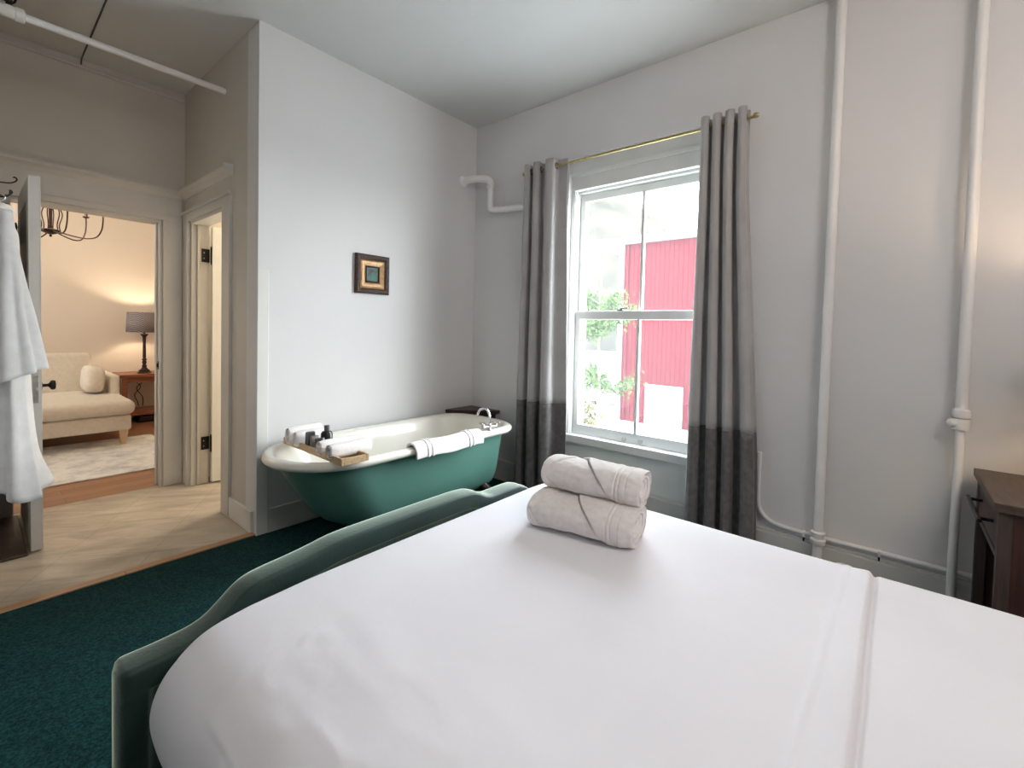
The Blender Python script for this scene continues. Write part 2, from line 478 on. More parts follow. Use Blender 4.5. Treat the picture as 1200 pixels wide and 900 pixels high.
# lounge shell
LYB = 7.45
w = MB()
w.box(-2.2, 3.05, LYB, LYB + .12, 0, CE)
struct(w.build('wall_lounge_far', 'lounge_paint'))
struct(MB().box(3.05, 3.15, YF + .14, LYB, 0, CE).build('wall_lounge_right', 'lounge_paint'))
w = MB()
w.box(-2.3, -2.2, YF + .14, 6.25, 0, CE).box(-2.3, -2.2, 6.6, LYB, 0, CE).box(-2.3, -2.2, 6.25, 6.6, 0, .7).box(-2.3, -2.2, 6.25, 6.6, 2.5, CE)
struct(w.build('wall_lounge_left', 'lounge_paint'))
struct(MB().box(-2.2, GX0, YF + .14, YF + .15, 0, CE).box(GX1, 3.05, YF + .14, YF + .15, 0, CE).box(GX0, GX1, YF + .14, YF + .15, GZ, CE).build('wall_lounge_near', 'lounge_paint'))
struct(MB().box(1.2, 1.21, 3.0, DY0, 0, CE).box(1.2, XB + .05, 3.0, 3.01, 0, CE).box(1.2, XB + .05, YF - .01, YF, 0, CE).box(3.0, 3.05, 3.0, YF, 0, CE).build('wall_bath', 'bath_paint'))
# main-room left wall window (off to the side, lights the room)
# ------------------------------------------------------------------ trims
def board(name, boxes, m='trim_grey', bev=.003):
    b = MB()
    for x in boxes: b.box(*x, bev)
    return struct(b.build(name, m))

# baseboards
board('baseboard_window', [(2.826, XB, -1.6, WY0, 0, .165), (2.838, XB, -1.6, WY0, .165, .182), (2.826, XB, WY1, YA, 0, .165), (RX - .02, RX, WY0, WY1, 0, .165)], 'trim_grey')
board('baseboard_tub', [(1.142, 2.826, YA - .016, YA, 0, .142)])
board('baseboard_hall', [(XR - .016, XR, 2.885, 3.235, 0, .132)], 'trim_paint')
board('trim_2', [(1.08, 1.143, YA - .012, YA, 0, 1.562)], 'trim_paint')
# casing of the hall's right door
board('trim_3', [(XR - .02, XR, 3.235, DY0, 0, 2.055), (XR - .02, XR, DY1, YF - .002, 0, 2.055), (XR - .02, XR, DY0, DY1, DZ, 2.055), (XR - .032, XR, 3.225, YF - .003, 2.055, 2.075)], 'trim_grey')
board('trim_4', [(XR + .0, 1.2, DY1 - .02, DY1, 0, DZ), (XR, 1.2, DY0, DY0 + .02, 0, DZ), (XR, 1.2, DY0, DY1, DZ - .02, DZ), (1.12, 1.135, DY1 - .035, DY1 - .018, 0, DZ)], 'trim_grey')
# casing of the far doorway
board('trim_5', [(GX1, XR - .022, YF - .02, YF, 0, 2.0), (.03, GX0, YF - .02, YF, 0, 2.0), (.03, XR - .022, YF - .02, YF, 2.0, 2.04), (.03, XR - .022, YF - .012, YF, 2.04, 2.2)], 'trim_grey')
board('trim_6', [(GX1 - .018, GX1, YF, YF + .14, 0, GZ), (GX0, GX0 + .004, YF, YF + .14, 0, GZ), (GX0, GX1, YF, YF + .14, GZ - .018, GZ), (GX1 - .03, GX1 - .018, YF + .05, YF + .09, 0, GZ - .018)], 'trim_grey')
# ledge (cornice) over both hall doors
b = MB()
prof = [(0, 2.17), (.012, 2.175), (.03, 2.205), (.055, 2.222), (.055, 2.238), (0, 2.245)]
b.prism([(.03, YF - d, z) for d, z in prof], (XR - .03, 0, 0))
struct(b.build('trim_7', 'trim_grey'))
b = MB()
b.prism([(XR - d, 3.225, z) for d, z in prof], (0, YF - 3.225, 0))
struct(b.build('trim_8', 'trim_grey'))
board('trim_9', [(RX - .004, RX, WY0 + .002, WY1 - .002, .185, SZ0 - .05), (RX - .004, RX, WY0 + .002, WY1 - .002, SZ1 + .085, 2.498)], 'sash_paint', 0)
board('baseboard_lounge', [(-2.2, 3.05, LYB - .018, LYB, 0, .14)], 'trim_paint')

# ------------------------------------------------------------------ window_1
win = bpy.data.objects.new('window_1', None); C.objects.link(win); win.location = (2.92, 1.34, .47); struct(win)
fr = MB()
fr.box(RX - .0, 3.06, WY0, WY0 + .035, SZ0, SZ1).box(RX, 3.06, WY1 - .035, WY1, SZ0, SZ1).box(RX, 3.06, WY0, WY1, SZ1 - .035, SZ1)
fr.box(RX - .012, 2.93, WY1 - .03, WY1, SZ0, SZ1, .003).box(RX - .012, 2.93, WY0, WY0 + .03, SZ0, SZ1, .003)
fr.box(RX - .016, 2.93, WY0, WY1, SZ1 - .04, SZ1 + .055, .003)
fr.box(RX - .03, RX, WY0, WY1, SZ1 + .055, SZ1 + .085, .006)
fr.build('window_frame', 'sash_paint', win)
MB().box(RX - .035, 3.1, WY0, WY1, SZ0 - .05, SZ0 + .012, .008).build('window_sill', 'sash_paint', win)
sy0, sy1 = WY0 + .037, WY1 - .037
lo = MB()   # lower sash
x0, x1 = 2.935, 2.965
lo.box(x0, x1, sy0, sy0 + .04, .484, 1.398, .004).box(x0, x1, sy1 - .04, sy1, .484, 1.398, .004)
lo.box(x0, x1, sy0 + .03, sy1 - .03, .484, .555, .004).box(x0 - .006, x1, sy0, sy1, 1.335, 1.398, .005)
lo.box(x0, x1, 1.333, 1.355, .54, 1.345, .003)
lo.build('lower_sash', 'sash_paint', win)
up = MB()
x0, x1 = 2.968, 2.998
up.box(x0, x1, sy0, sy0 + .04, 1.35, 2.262, .004).box(x0, x1, sy1 - .04, sy1, 1.35, 2.262, .004)
up.box(x0, x1, sy0 + .03, sy1 - .03, 2.208, 2.262, .004).box(x0, x1, sy0, sy1, 1.35, 1.395, .004)
up.box(x0, x1, 1.337, 1.359, 1.38, 2.22, .003)
up.build('upper_sash', 'sash_paint', win)
MB().box(2.93, 3.0, sy0 - .003, sy1 + .003, 2.264, SZ1 - .036).build('stop_bead', 'sash_paint', win)
MB().box(2.949, 2.952, sy0 + .035, sy1 - .035, .55, 1.34).build('lower_pane', 'window_glass', win)
MB().box(2.982, 2.985, sy0 + .035, sy1 - .035, 1.39, 2.215).build('upper_pane', 'window_glass', win)
lk = MB()
lk.box(2.93, 2.965, 1.46, 1.50, 1.398, 1.404, .001).tube([(2.95, 1.48, 1.404), (2.95, 1.48, 1.415)], .009).tube([(2.95, 1.485, 1.412), (2.945, 1.45, 1.418), (2.943, 1.425, 1.416)], [.006, .005, .007], 8)
lk.build('sash_lock', 'dark_bronze', win)
for y in (1.30, 1.42):
    MB().tube([(2.936, y - .012, .515), (2.926, y - .012, .500), (2.922, y, .497), (2.926, y + .012, .500), (2.936, y + .012, .515)], .003, 6).build('sash_lift', 'steel', win)

# lounge window on its left wall
win2 = bpy.data.objects.new('window_2', None); C.objects.link(win2); win2.location = (-2.25, 6.42, .7); struct(win2)
f2 = MB()
f2.box(-2.3, -2.2, 6.25, 6.28, .7, 2.5).box(-2.3, -2.2, 6.54, 6.6, .7, 2.5).box(-2.3, -2.2, 6.25, 6.6, 2.44, 2.5).box(-2.3, -2.17, 6.23, 6.62, .68, .74).box(-2.27, -2.23, 6.42, 6.44, .74, 2.44).box(-2.27, -2.23, 6.28, 6.54, 1.58, 1.62)
f2.build('window_frame', 'sash_paint', win2)

# ------------------------------------------------------------------ door_1 (open, far doorway) and door_2
def hinge(parent, c, axis='X'):
    h = MB()
    x, y, z = c
    h.lathe([(0.001, -.062), (.006, -.060), (.007, -.05), (.007, .05), (.006, .060), (.001, .062)], c, 10)
    h.ball((x, y, z + .065), .006, sub=1).ball((x, y, z - .065), .006, sub=1)
    return h

d1 = bpy.data.objects.new('door_1', None); C.objects.link(d1); d1.location = (.232, 3.84, .01); struct(d1)
ya, yb = 3.468, 4.195
b = MB()
b.box(.214, .250, ya, yb, .01, 1.988)
b.build('door_leaf', 'trim_grey', d1)
b = MB()  # stiles and rails on both faces leave the panels recessed
for xa, xb_ in ((.209, .214), (.250, .255)):
    b.box(xa, xb_, ya, ya + .11, .01, 1.988, .001).box(xa, xb_, yb - .11, yb, .01, 1.988, .001)
    b.box(xa, xb_, ya + .11, yb - .11, 1.87, 1.988, .001).box(xa, xb_, ya + .11, yb - .11, .90, 1.05, .001).box(xa, xb_, ya + .11, yb - .11, .01, .22, .001)
b.build('door_rails', 'trim_grey', d1)
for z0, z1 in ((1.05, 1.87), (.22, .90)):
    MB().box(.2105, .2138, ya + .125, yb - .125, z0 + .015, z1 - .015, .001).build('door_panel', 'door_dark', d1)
b = MB(); b.box(.222, .243, ya - .003, ya + .001, .80, .945, .001)
lp = b.build('latch_plate', 'steel', d1)
b = MB(); b.box(.227, .238, ya - .009, ya - .002, .865, .880, .002)
b.box(.226, .239, ya - .0045, ya - .002, .915, .935).build('latch_bolt', 'steel', lp)
kb = MB()
kb.lathe([(.024, .255), (.024, .259), (.009, .262), (.008, .282), (.012, .286), (.025, .294), (.027, .303), (.023, .311), (.004, .314)], (0, 3.53, .885), 20, 'X')
kb.build('door_knob', 'black_iron', d1, 40)
for z in (1.765, .30):
    h = hinge(d1, (.200, 4.19, z)); h.box(.176, .200, 4.188, 4.192, z - .05, z + .05)
    h.build('hinge', 'black_iron', d1, 40)

d2 = bpy.data.objects.new('door_2', None); C.objects.link(d2); d2.location = (1.55, 4.03, .01); struct(d2)
b = MB(); b.box(1.212, 1.90, 4.022, 4.058, .012, 1.975, .002)
b.box(1.212, 1.90, 4.016, 4.022, .012, .2, .001)
b.build('door_leaf', 'sash_paint', d2)
for z in (1.755, .315):
    h = hinge(d2, (1.203, 4.018, z)); h.box(1.15, 1.203, 4.054, 4.0585, z - .05, z + .05).box(1.150, 1.203, 4.0545, 4.058, z - .05, z + .05)
    hh = h.build('hinge', 'black_iron', d2, 40)
    MB().lathe([(.005, 0), (.004, -.003), (.001, -.004)], (1.165, 4.054, z + .02), 8, 'Y').lathe([(.005, 0), (.004, -.003), (.001, -.004)], (1.165, 4.054, z - .022), 8, 'Y').build('hinge_screw', 'chrome', hh)
MB().box(XR + .05, XR + .056, DY1 - .022, DY1 - .019, 0, .01).build('door_stop', 'trim_grey', d2)

# dark latch strike on the far doorway's right jamb
tag(MB().box(GX1 - .021, GX1 - .0175, YF + .02, YF + .045, .885, .945, .001).tube([(GX1 - .024, YF + .03, .9), (GX1 - .024, YF + .03, .93)], .005, 8).build('strike_plate', 'black_iron'), 'small black strike plate on the right jamb of the far doorway', 'strike plate')

# ------------------------------------------------------------------ pipes
def flange(b, c, r, axis='Z', h=.012):
    b.lathe([(r, -h / 2), (r * 1.08, -h / 4), (r * 1.08, h / 4), (r, h / 2)], c, 20, axis)

p1 = thing('heating_pipe', 'white painted floor to ceiling pipe nearest the window curtain', 'pipe', (2.79, .265, 0), 'vertical heating pipes')
MB().tube([(2.79, .265, .0), (2.79, .265, 1.5), (2.79, .265, CE)], .0215, 16).build('riser', 'pipe_paint', p1, 60)
b = MB(); b.lathe([(.030, .19), (.034, .195), (.034, .215), (.027, .22), (.027, .235), (.033, .238), (.033, .252), (.024, .256)], (2.79, .265, 0), 18)
b.build('collar', 'pipe_paint', p1, 40)
b = MB(); b.lathe([(.055, CE), (.052, CE - .012), (.03, CE - .022), (.024, CE - .03)], (2.79, .265, 0), 20)
b.build('ceiling_flange', 'pipe_paint', p1, 40)
p2 = thing('heating_pipe', 'white painted pipe with a fat coupling at mid height, beside the nightstand', 'pipe', (2.79, -.233, 0), 'vertical heating pipes')
MB().tube([(2.79, -.233, .93), (2.79, -.233, 2.0), (2.79, -.233, CE)], .0205, 16).build('upper_riser', 'pipe_paint', p2, 60)
MB().tube([(2.79, -.230, 0), (2.79, -.231, .4), (2.79, -.233, .88)], .0165, 16).build('lower_riser', 'pipe_paint', p2, 60)
b = MB(); b.lathe([(.018, .855), (.027, .858), (.029, .872), (.029, .905), (.027, .91), (.031, .915), (.032, .930), (.029, .945), (.021, .95)], (2.79, -.233, 0), 18)
b.tube([(2.79, -.233, .885), (2.775, -.195, .885), (2.773, -.188, .885)], [.022, .018, .009], 12)
cp = b.build('coupling', 'pipe_paint', p2, 40)
b = MB(); b.lathe([(.0295, .907), (.0305, .908), (.0305, .911), (.0295, .912)], (2.79, -.233, 0), 18).build('seam', 'pipe_seam', cp, 40)
b = MB(); b.lathe([(.055, CE), (.052, CE - .012), (.03, CE - .022), (.023, CE - .03)], (2.79, -.233, 0), 20)
b.build('ceiling_flange', 'pipe_paint', p2, 40)

bp = thing('baseboard_pipe', 'thin white pipe running along the top of the baseboard under the window wall', 'pipe', (2.835, 0, .2))
path = smoothpath([(2.838, .555, .60), (2.838, .555, .45), (2.836, .548, .30), (2.834, .50, .235), (2.834, .42, .215), (2.834, .3, .211)], 24) + [(2.834, .2, .211), (2.834, -.3, .211), (2.834, -1.2, .211)]
MB().tube(path, .0115, 10).build('tube_run', 'pipe_paint', bp, 60)
for y in (.02, .33):
    MB().box(2.82, 2.85, y - .006, y + .006, .193, .222, .002).build('pipe_clip', 'pipe_paint', bp)
    MB().box(2.822, 2.83, y - .004, y + .004, .172, .194, .001).build('clip_nail', 'black_iron', bp)
b = MB(); b.lathe([(.045, .0), (.05, .01), (.05, .10), (.042, .125), (.02, .133), (.002, .135)], (2.755, .15, 0), 20)
tag(b.build('pipe_stub', 'pipe_paint', None, 40), 'rounded white capped pipe stub just showing beyond the bed edge', 'pipe stub')

ep = thing('elbow_pipe', 'white pipe with two elbows high in the corner behind the left curtain', 'pipe', (2.78, 2.6, 2.2))
pts = [(2.70, 2.838, 2.485), (2.70, 2.80, 2.485)] + smoothpath([(2.70, 2.77, 2.485), (2.715, 2.72, 2.486), (2.75, 2.66, 2.486), (2.775, 2.62, 2.475), (2.782, 2.603, 2.44), (2.782, 2.60, 2.40)], 16)
MB().tube(pts, .029, 16).build('upper_elbow', 'pipe_paint', ep, 60)
pts = [(2.782, 2.60, 2.40), (2.782, 2.60, 2.285)] + smoothpath([(2.782, 2.60, 2.265), (2.782, 2.59, 2.235), (2.782, 2.565, 2.222)], 8) + [(2.80, 2.45, 2.216), (2.82, 2.25, 2.212), (2.82, 2.0, 2.206)]
MB().tube(pts, .025, 16).build('lower_elbow', 'pipe_paint', ep, 60)
b = MB(); flange(b, (2.782, 2.60, 2.425), .033); b.build('collar', 'pipe_paint', ep, 40)
b = MB(); b.lathe([(.045, 2.84), (.045, 2.83), (.036, 2.822), (.030, 2.815)], (2.70, 0, 2.485), 20, 'Y'); b.build('wall_flange', 'pipe_paint', ep, 40)

sp = thing('sprinkler_pipe', 'white sprinkler pipe crossing the hall below the ceiling', 'pipe', (.55, 3.374, 2.72))
MB().tube([(.02, 3.374, 2.74), (1.086, 3.374, 2.738)], .0185, 16).build('pipe_run', 'pipe_paint', sp, 60)
b = MB(); b.lathe([(.026, .095), (.029, .10), (.029, .165), (.033, .168), (.033, .195), (.026, .198), (.020, .2)], (0, 3.374, 2.74), 18, 'X')
b.lathe([(.024, 0), (.024, .018), (.012, .020)], (.145, 3.374, 2.745), 16)
b.build('tee_fitting', 'pipe_paint', sp, 40)
b = MB(); b.tube([(.145, 3.374, 2.762), (.145, 3.374, 2.80)], .012, 10)
for s in (-1, 1):
    b.tube(smoothpath([(.145, 3.374, 2.775), (.145 + s * .022, 3.374, 2.80), (.145 + s * .018, 3.374, 2.83), (.145, 3.374, 2.85)], 8), .005, 6)
b.lathe([(.001, 2.853), (.022, 2.852), (.022, 2.849), (.001, 2.848)], (.145, 3.374, 0), 16)
b.build('sprinkler_head', 'black_iron', sp, 40)
tag(MB().tube([(.03, YF - .012, 2.928), (1.08, YF - .012, 2.916)], .011, 10).build('conduit', 'trim_grey', None, 60), 'thin painted conduit along the top of the hall end wall', 'conduit')
tag(MB().tube([(.497, 3.03, CE - .004), (.501, 3.8, CE - .004), (.503, 4.19, CE - .004), (.503, YF - .006, CE - .02), (.503, YF - .006, 2.94)], .0045, 6).build('ceiling_cable', 'cable_grey'), 'thin dark cable running along the hall ceiling to the end wall', 'cable')

# ------------------------------------------------------------------ bathtub
tub = thing('bathtub', 'dark green clawfoot bathtub with white enamel rolled rim along the wall', 'bathtub', (1.79, 2.41, 0))
TX0, TX1, TYC, TW = .965, 2.615, 2.41, .36

def plan(t, x0, x1, w, rl=1.05, rx=.72, n=2.7):
    cx0 = x0 + w * rl; cx1 = x1 - w * rx
    s = t * 4 % 4
    if s < 1:   # front straight  (left -> right), y = yc - w
        f = s; return Vector((cx0 + (cx1 - cx0) * f, TYC - w, 0))
    if s < 2:   # right end
        a = -pi / 2 + pi * (s - 1)
        c_, s_ = cos(a), sin(a)
        return Vector((cx1 + w * rx * abs(c_) ** (2 / n), TYC + w * math.copysign(abs(s_) ** (2 / n), s_), 0))
    if s < 3:
        f = s - 2; return Vector((cx1 + (cx0 - cx1) * f, TYC + w, 0))
    a = pi / 2 + pi * (s - 3)
    return Vector((cx0 + w * rl * cos(a), TYC + w * sin(a), 0))

def planring(x0, x1, w, z, N=112, rl=1.05, rx=.72, n=2.7):
    return [plan(i / N, x0, x1, w, rl, rx, n) + Vector((0, 0, z)) for i in range(N)]

R = []
# rolled rim: profile (inset, z), from the outer underside, over the top and down into the basin
prof = [(.050, .521), (.030, .517), (.012, .522), (.002, .534), (.0, .545), (.006, .557), (.018, .565), (.034, .567), (.050, .563), (.064, .552), (.072, .535)]
for ins, z in prof:
    R.append(planring(TX0 + ins, TX1 - ins, TW - ins, z))
for il, ir, iw, z in ((.10, .085, .083, .48), (.16, .10, .10, .38), (.24, .12, .12, .28), (.34, .15, .15, .21), (.46, .20, .20, .175), (.6, .35, .27, .165)):
    R.append(planring(TX0 + il, TX1 - ir, TW - iw, z))
MB().rings(R, cap=True, first=False).build('basin', 'enamel', tub, 60)
R = []
for il, ir, iw, z in ((.055, .055, .055, .5245), (.070, .064, .062, .505), (.10, .070, .068, .45), (.145, .078, .076, .38), (.195, .085, .084, .30), (.25, .095, .098, .225), (.31, .112, .12, .165), (.38, .145, .155, .125), (.48, .23, .22, .108), (.62, .4, .30, .103)):
    R.append(planring(TX0 + il, TX1 - ir, TW - iw, z))
MB().rings(R, cap=True, first=False).build('shell', 'tub_green', tub, 60)
for x, sx in ((1.52, -1), (2.33, 1)):
    for s in (-1, 1):
        b = MB()
        yb_ = TYC + s * .19
        b.tube(smoothpath([(x, yb_, .15), (x + sx * .02, yb_ + s * .05, .12), (x + sx * .03, yb_ + s * .075, .07), (x + sx * .03, yb_ + s * .065, .03)], 10), [.045, .042, .038, .034, .028, .024, .021, .02, .022, .026], 12)
        b.ball((x + sx * .035, yb_ + s * .075, .028), .028, 1.2, 1.2, 1)
        for k in (-1, 0, 1):
            b.tube([(x + sx * .03 + k * .018, yb_ + s * .09, .04), (x + sx * .035 + k * .024, yb_ + s * .108, .02), (x + sx * .035 + k * .024, yb_ + s * .112, .002)], [.009, .008, .004], 6)
        b.build('claw_foot', 'black_iron', tub, 60)
# faucet on the front rim
fc = MB()
fx, fy = 2.26, 2.075
fc.tube(smoothpath([(fx, fy, .60), (fx, fy + .0, .66), (fx - .004, fy + .012, .695), (fx - .012, fy + .035, .712), (fx - .024, fy + .065, .70), (fx - .03, fy + .08, .672), (fx - .03, fy + .082, .655)], 28), .0085, 10)
fa = fc.build('spout', 'chrome', tub, 60)
b = MB(); b.tube([(fx - .055, fy + .012, .588), (fx + .055, fy - .012, .588)], .012, 12)
b.lathe([(.017, .565), (.017, .575), (.012, .58), (.012, .60), (.015, .603), (.010, .612)], (fx, fy, 0), 14)
b.build('mixer_body', 'steel', tub, 50)
for s in (-1, 1):
    b = MB(); cx, cy = fx + s * .05, fy - s * .011
    b.lathe([(.011, .588), (.011, .61), (.008, .615), (.008, .622), (.004, .625)], (cx, cy, 0), 12)
    for a in (0.4, 0.4 + pi / 2):
        b.tube([(cx - .024 * cos(a), cy - .024 * sin(a), .616), (cx + .024 * cos(a), cy + .024 * sin(a), .616)], [.0055, .0055], 8)
        for q in (-1, 1): b.ball((cx + q * .024 * cos(a), cy + q * .024 * sin(a), .616), .007, sub=1)
    b.build('cross_handle', 'steel', tub, 50)

# rim towel
rt = MB()
X0, X1 = 1.615, 2.155
rp = [(2.128, .502), (2.120, .535), (2.112, .563), (2.092, .577), (2.066, .575), (2.047, .556), (2.041, .53), (2.044, .505)]
def rimf(u, v):
    y, z = crom(rp, v)
    x = X0 + (X1 - X0) * u
    e = .004 * fz(x, v * .3, 3, 9) + .006 * (math.exp(-((u - .16) / .008) ** 2) + math.exp(-((u - .22) / .008) ** 2) + math.exp(-((u - .78) / .008) ** 2) + math.exp(-((u - .84) / .008) ** 2))
    ny, nz = (y - 2.088), (z - .545)
    l = sqrt(ny * ny + nz * nz) + 1e-6
    return Vector((x + .01 * (v - .5), y + e * ny / l, z + e * nz / l + .004 * sin(u * 9)))
rt.grid(rimf, 150, 26)
tag(rt.build('rim_towel', 'terry_white', None, 180, solid=.012, offset=1), 'white bath towel draped over the front rim of the green tub', 'towel')

# bath tray
tr = thing('bath_tray', 'slatted bamboo bath tray bridging the left end of the green tub', 'tray', (1.23, 2.34, .567))
tx0, tx1, ty0, ty1 = 1.155, 1.305, 2.02, 2.65
for x in (tx0, tx1 - .014):
    MB().box(x, x + .014, ty0, ty1, .569, .604, .002).build('side_rail', 'bamboo', tr)
for y in (ty0, ty1 - .014):
    MB().box(tx0 + .0145, tx1 - .0145, y, y + .014, .569, .602, .002).build('end_rail', 'bamboo', tr)
for i in range(19):
    y = ty0 + .022 + i * .0317
    MB().box(tx0 + .0145, tx1 - .0145, y, y + .022, .5745, .581, .0015).build('slat', 'bamboo', tr)

def rolled(name, c, L, rad, flat, axis_ang, label, cat, group, mat='terry_white', layers=3):
    """a folded and rolled towel: squashed roll with visible layers at the end"""
    b = MB()
    NU, NV = 40, 40
    ca, sa = cos(axis_ang), sin(axis_ang)
    def P(u, th, k=1.0):
        a = (u - .5) * L
        e = 1 - .10 * (abs(2 * u - 1) ** 6)
        rr_ = rad * k * e * (1 + .04 * fz(u * 3, cos(th), sin(th), 2.0) )
        px = rr_ * flat * math.copysign(abs(cos(th)) ** .85, cos(th)); pz = rr_ * math.copysign(abs(sin(th)) ** .85, sin(th))
        return Vector((c[0] + a * ca - px * sa, c[1] + a * sa + px * ca, c[2] + pz))
    R = []
    for k, d in ((.1, .012), (.28, .0), (.36, .012), (.5, .0), (.58, .012), (.74, -.004), (.82, .010), (.95, .002)):
        R.append([P(0 + d / L, 2 * pi * i / NU, k) for i in range(NU)])
    for j in range(NV): R.append([P(j / (NV - 1), 2 * pi * i / NU) for i in range(NU)])
    for k, d in reversed(((.1, .012), (.28, .0), (.36, .012), (.5, .0), (.58, .012), (.74, -.004), (.82, .010), (.95, .002))):
        R.append([P(1 - d / L, 2 * pi * i / NU, k) for i in range(NU)])
    b.rings(R)
    return tag(b.build(name, mat, None, 60), label, cat, group)

rolled('rolled_towel', (1.235, 2.565, .629), .20, .048, .62, .12, 'white rolled towel at the wall end of the bath tray, rearmost', 'towel', 'rolled towels on the bath tray')
rolled('rolled_towel', (1.237, 2.485, .623), .19, .042, .66, .05, 'white rolled towel on the bath tray, second from the wall', 'towel', 'rolled towels on the bath tray')
rolled('rolled_towel', (1.255, 2.235, .618), .21, .037, .95, .02, 'white rolled towel on the bath tray next to the dark sachets', 'towel', 'rolled towels on the bath tray')
rolled('rolled_towel', (1.262, 2.135, .618), .22, .037, 1.05, -.02, 'white rolled towel on the bath tray nearest the front rim', 'towel', 'rolled towels on the bath tray')
def sachet(c, sx, sy, sz, m, label, ry=0, rz=0):
    b = MB(); b.rbox(c, (sx, sy, sz), rz, min(sx, sy) * .35, rx=ry)
    return tag(b.build('sachet', m, None, 40), label, 'sachet', 'toiletries on the bath tray')
sachet((1.195, 2.418, .625), .05, .022, .088, 'sachet_grey', 'grey toiletry sachet standing on the bath tray between the towels', .08)
sachet((1.195, 2.366, .618), .045, .024, .075, 'sachet_mauve', 'mauve grey toiletry sachet beside the black one on the bath tray', -.1)
sachet((1.20, 2.318, .615), .05, .026, .07, 'bottle_black', 'black toiletry sachet leaning by the front pair of rolled towels', -.15)
b = MB()
bt = thing('toiletry_bottle', 'small black bottle with grey cap standing behind the sachets on the bath tray', 'bottle', (1.262, 2.365, .581))
b.lathe([(.001, .581), (.030, .582), (.031, .60), (.031, .655), (.024, .668), (.012, .672)], (1.262, 2.365, 0), 20).build('bottle', 'bottle_black', bt, 40)
MB().lathe([(.013, .672), (.014, .674), (.014, .70), (.001, .701)], (1.262, 2.365, 0), 16).build('cap', 'sachet_grey', bt, 40)

# corner shelf stand
cs = thing('corner_table', 'low dark wood corner table squeezed behind the foot of the tub', 'table', (2.74, 2.72, 0))
b = MB()
tri = [(2.545, 2.835), (2.848, 2.835), (2.848, 2.50), (2.805, 2.50), (2.545, 2.79)]
b.prism([(x, y, .545) for x, y in tri], (0, 0, .028))
b.build('table_top', 'dark_wood', cs)
b = MB(); b.prism([(x, y, .47) for x, y in [(2.585, 2.83), (2.843, 2.83), (2.843, 2.545), (2.82, 2.545), (2.585, 2.805)]], (0, 0, .075))
b.build('apron', 'dark_wood', cs)
for x, y in ((2.61, 2.808), (2.823, 2.808), (2.823, 2.57)):
    MB().box(x - .016, x + .016, y - .016, y + .016, 0, .47, .003).build('leg', 'dark_wood', cs)

# ------------------------------------------------------------------ picture on the tub wall
pc = thing('framed_picture', 'small framed still life of flowers in a vase above the tub', 'picture', (1.832, 2.82, 1.475))
px0, px1, pz0, pz1 = 1.70, 1.965, 1.475, 1.745
def framering(x0, x1, z0, z1, w, ya_, yb_):
    b = MB()
    def rect(ins, y): return [(x0 + ins, y, z0 + ins), (x1 - ins, y, z0 + ins), (x1 - ins, y, z1 - ins), (x0 + ins, y, z1 - ins)]
    b.rings([rect(0, YA - .001), rect(0, ya_ + .006), rect(w * .3, ya_), rect(w * .7, ya_ + .003), rect(w, yb_), rect(w, YA - .001)], loop=True)
    return b
framering(px0, px1, pz0, pz1, .036, 2.812, 2.822).build('outer_frame', 'frame_brown', pc)
framering(px0 + .0365, px1 - .0365, pz0 + .0365, pz1 - .0365, .04, 2.819, 2.826).build('gilt_slip', 'frame_gold', pc)
framering(px0 + .077, px1 - .077, pz0 + .077, pz1 - .077, .011, 2.818, 2.826).build('inner_frame', 'frame_brown', pc)
cv = MB().box(px0 + .088, px1 - .088, 2.829, 2.833, pz0 + .088, pz1 - .088).build('canvas', 'paint_green', pc)
b = MB()
cx_ = (px0 + px1) / 2
b.prism([(cx_ + .020 * s_, 2.8285, z) for s_, z in ((-.5, 1.568), (.5, 1.568), (.8, 1.58), (.7, 1.60), (.4, 1.607), (-.4, 1.607), (-.7, 1.60), (-.8, 1.58))], (0, -.0015, 0))
b.build('painted_vase', 'paint_vase', cv)
b = MB()
for i in range(9):
    a = random.uniform(0, 6.28); r_ = random.uniform(.004, .022)
    b.ball((cx_ - .004 + r_ * cos(a), 2.8278, 1.631 + r_ * .8 * sin(a)), .008, 1, .12, 1, 1)
b.build('painted_flowers', 'paint_flower', cv)

# ------------------------------------------------------------------ curtains
ROD_X, ROD_Z = 2.745, 2.437
rd = thing('curtain_rod', 'thin brass curtain rod above the window', 'curtain rod', (ROD_X, 1.4, ROD_Z))
MB().tube([(ROD_X, 2.215, ROD_Z + .004), (ROD_X, .63, ROD_Z - .006)], .0085, 12).build('rod', 'brass', rd, 60)
for y in (2.215, .618):
    MB().lathe([(.0085, -.012), (.012, -.006), (.015, .002), (.015, .010), (.010, .016), (.001, .018)], (ROD_X, y, ROD_Z - .002), 14, 'Y').build('finial', 'brass', rd, 50)
for y in (2.10, .70):
    b = MB(); b.tube([(2.853, y, ROD_Z - .02), (2.80, y, ROD_Z - .02), (2.745, y, ROD_Z - .014)], .006, 8).lathe([(.018, 2.852), (.018, 2.847), (.006, 2.843)], (0, y, ROD_Z - .02), 12, 'X')
    b.build('bracket', 'brass', rd, 50)

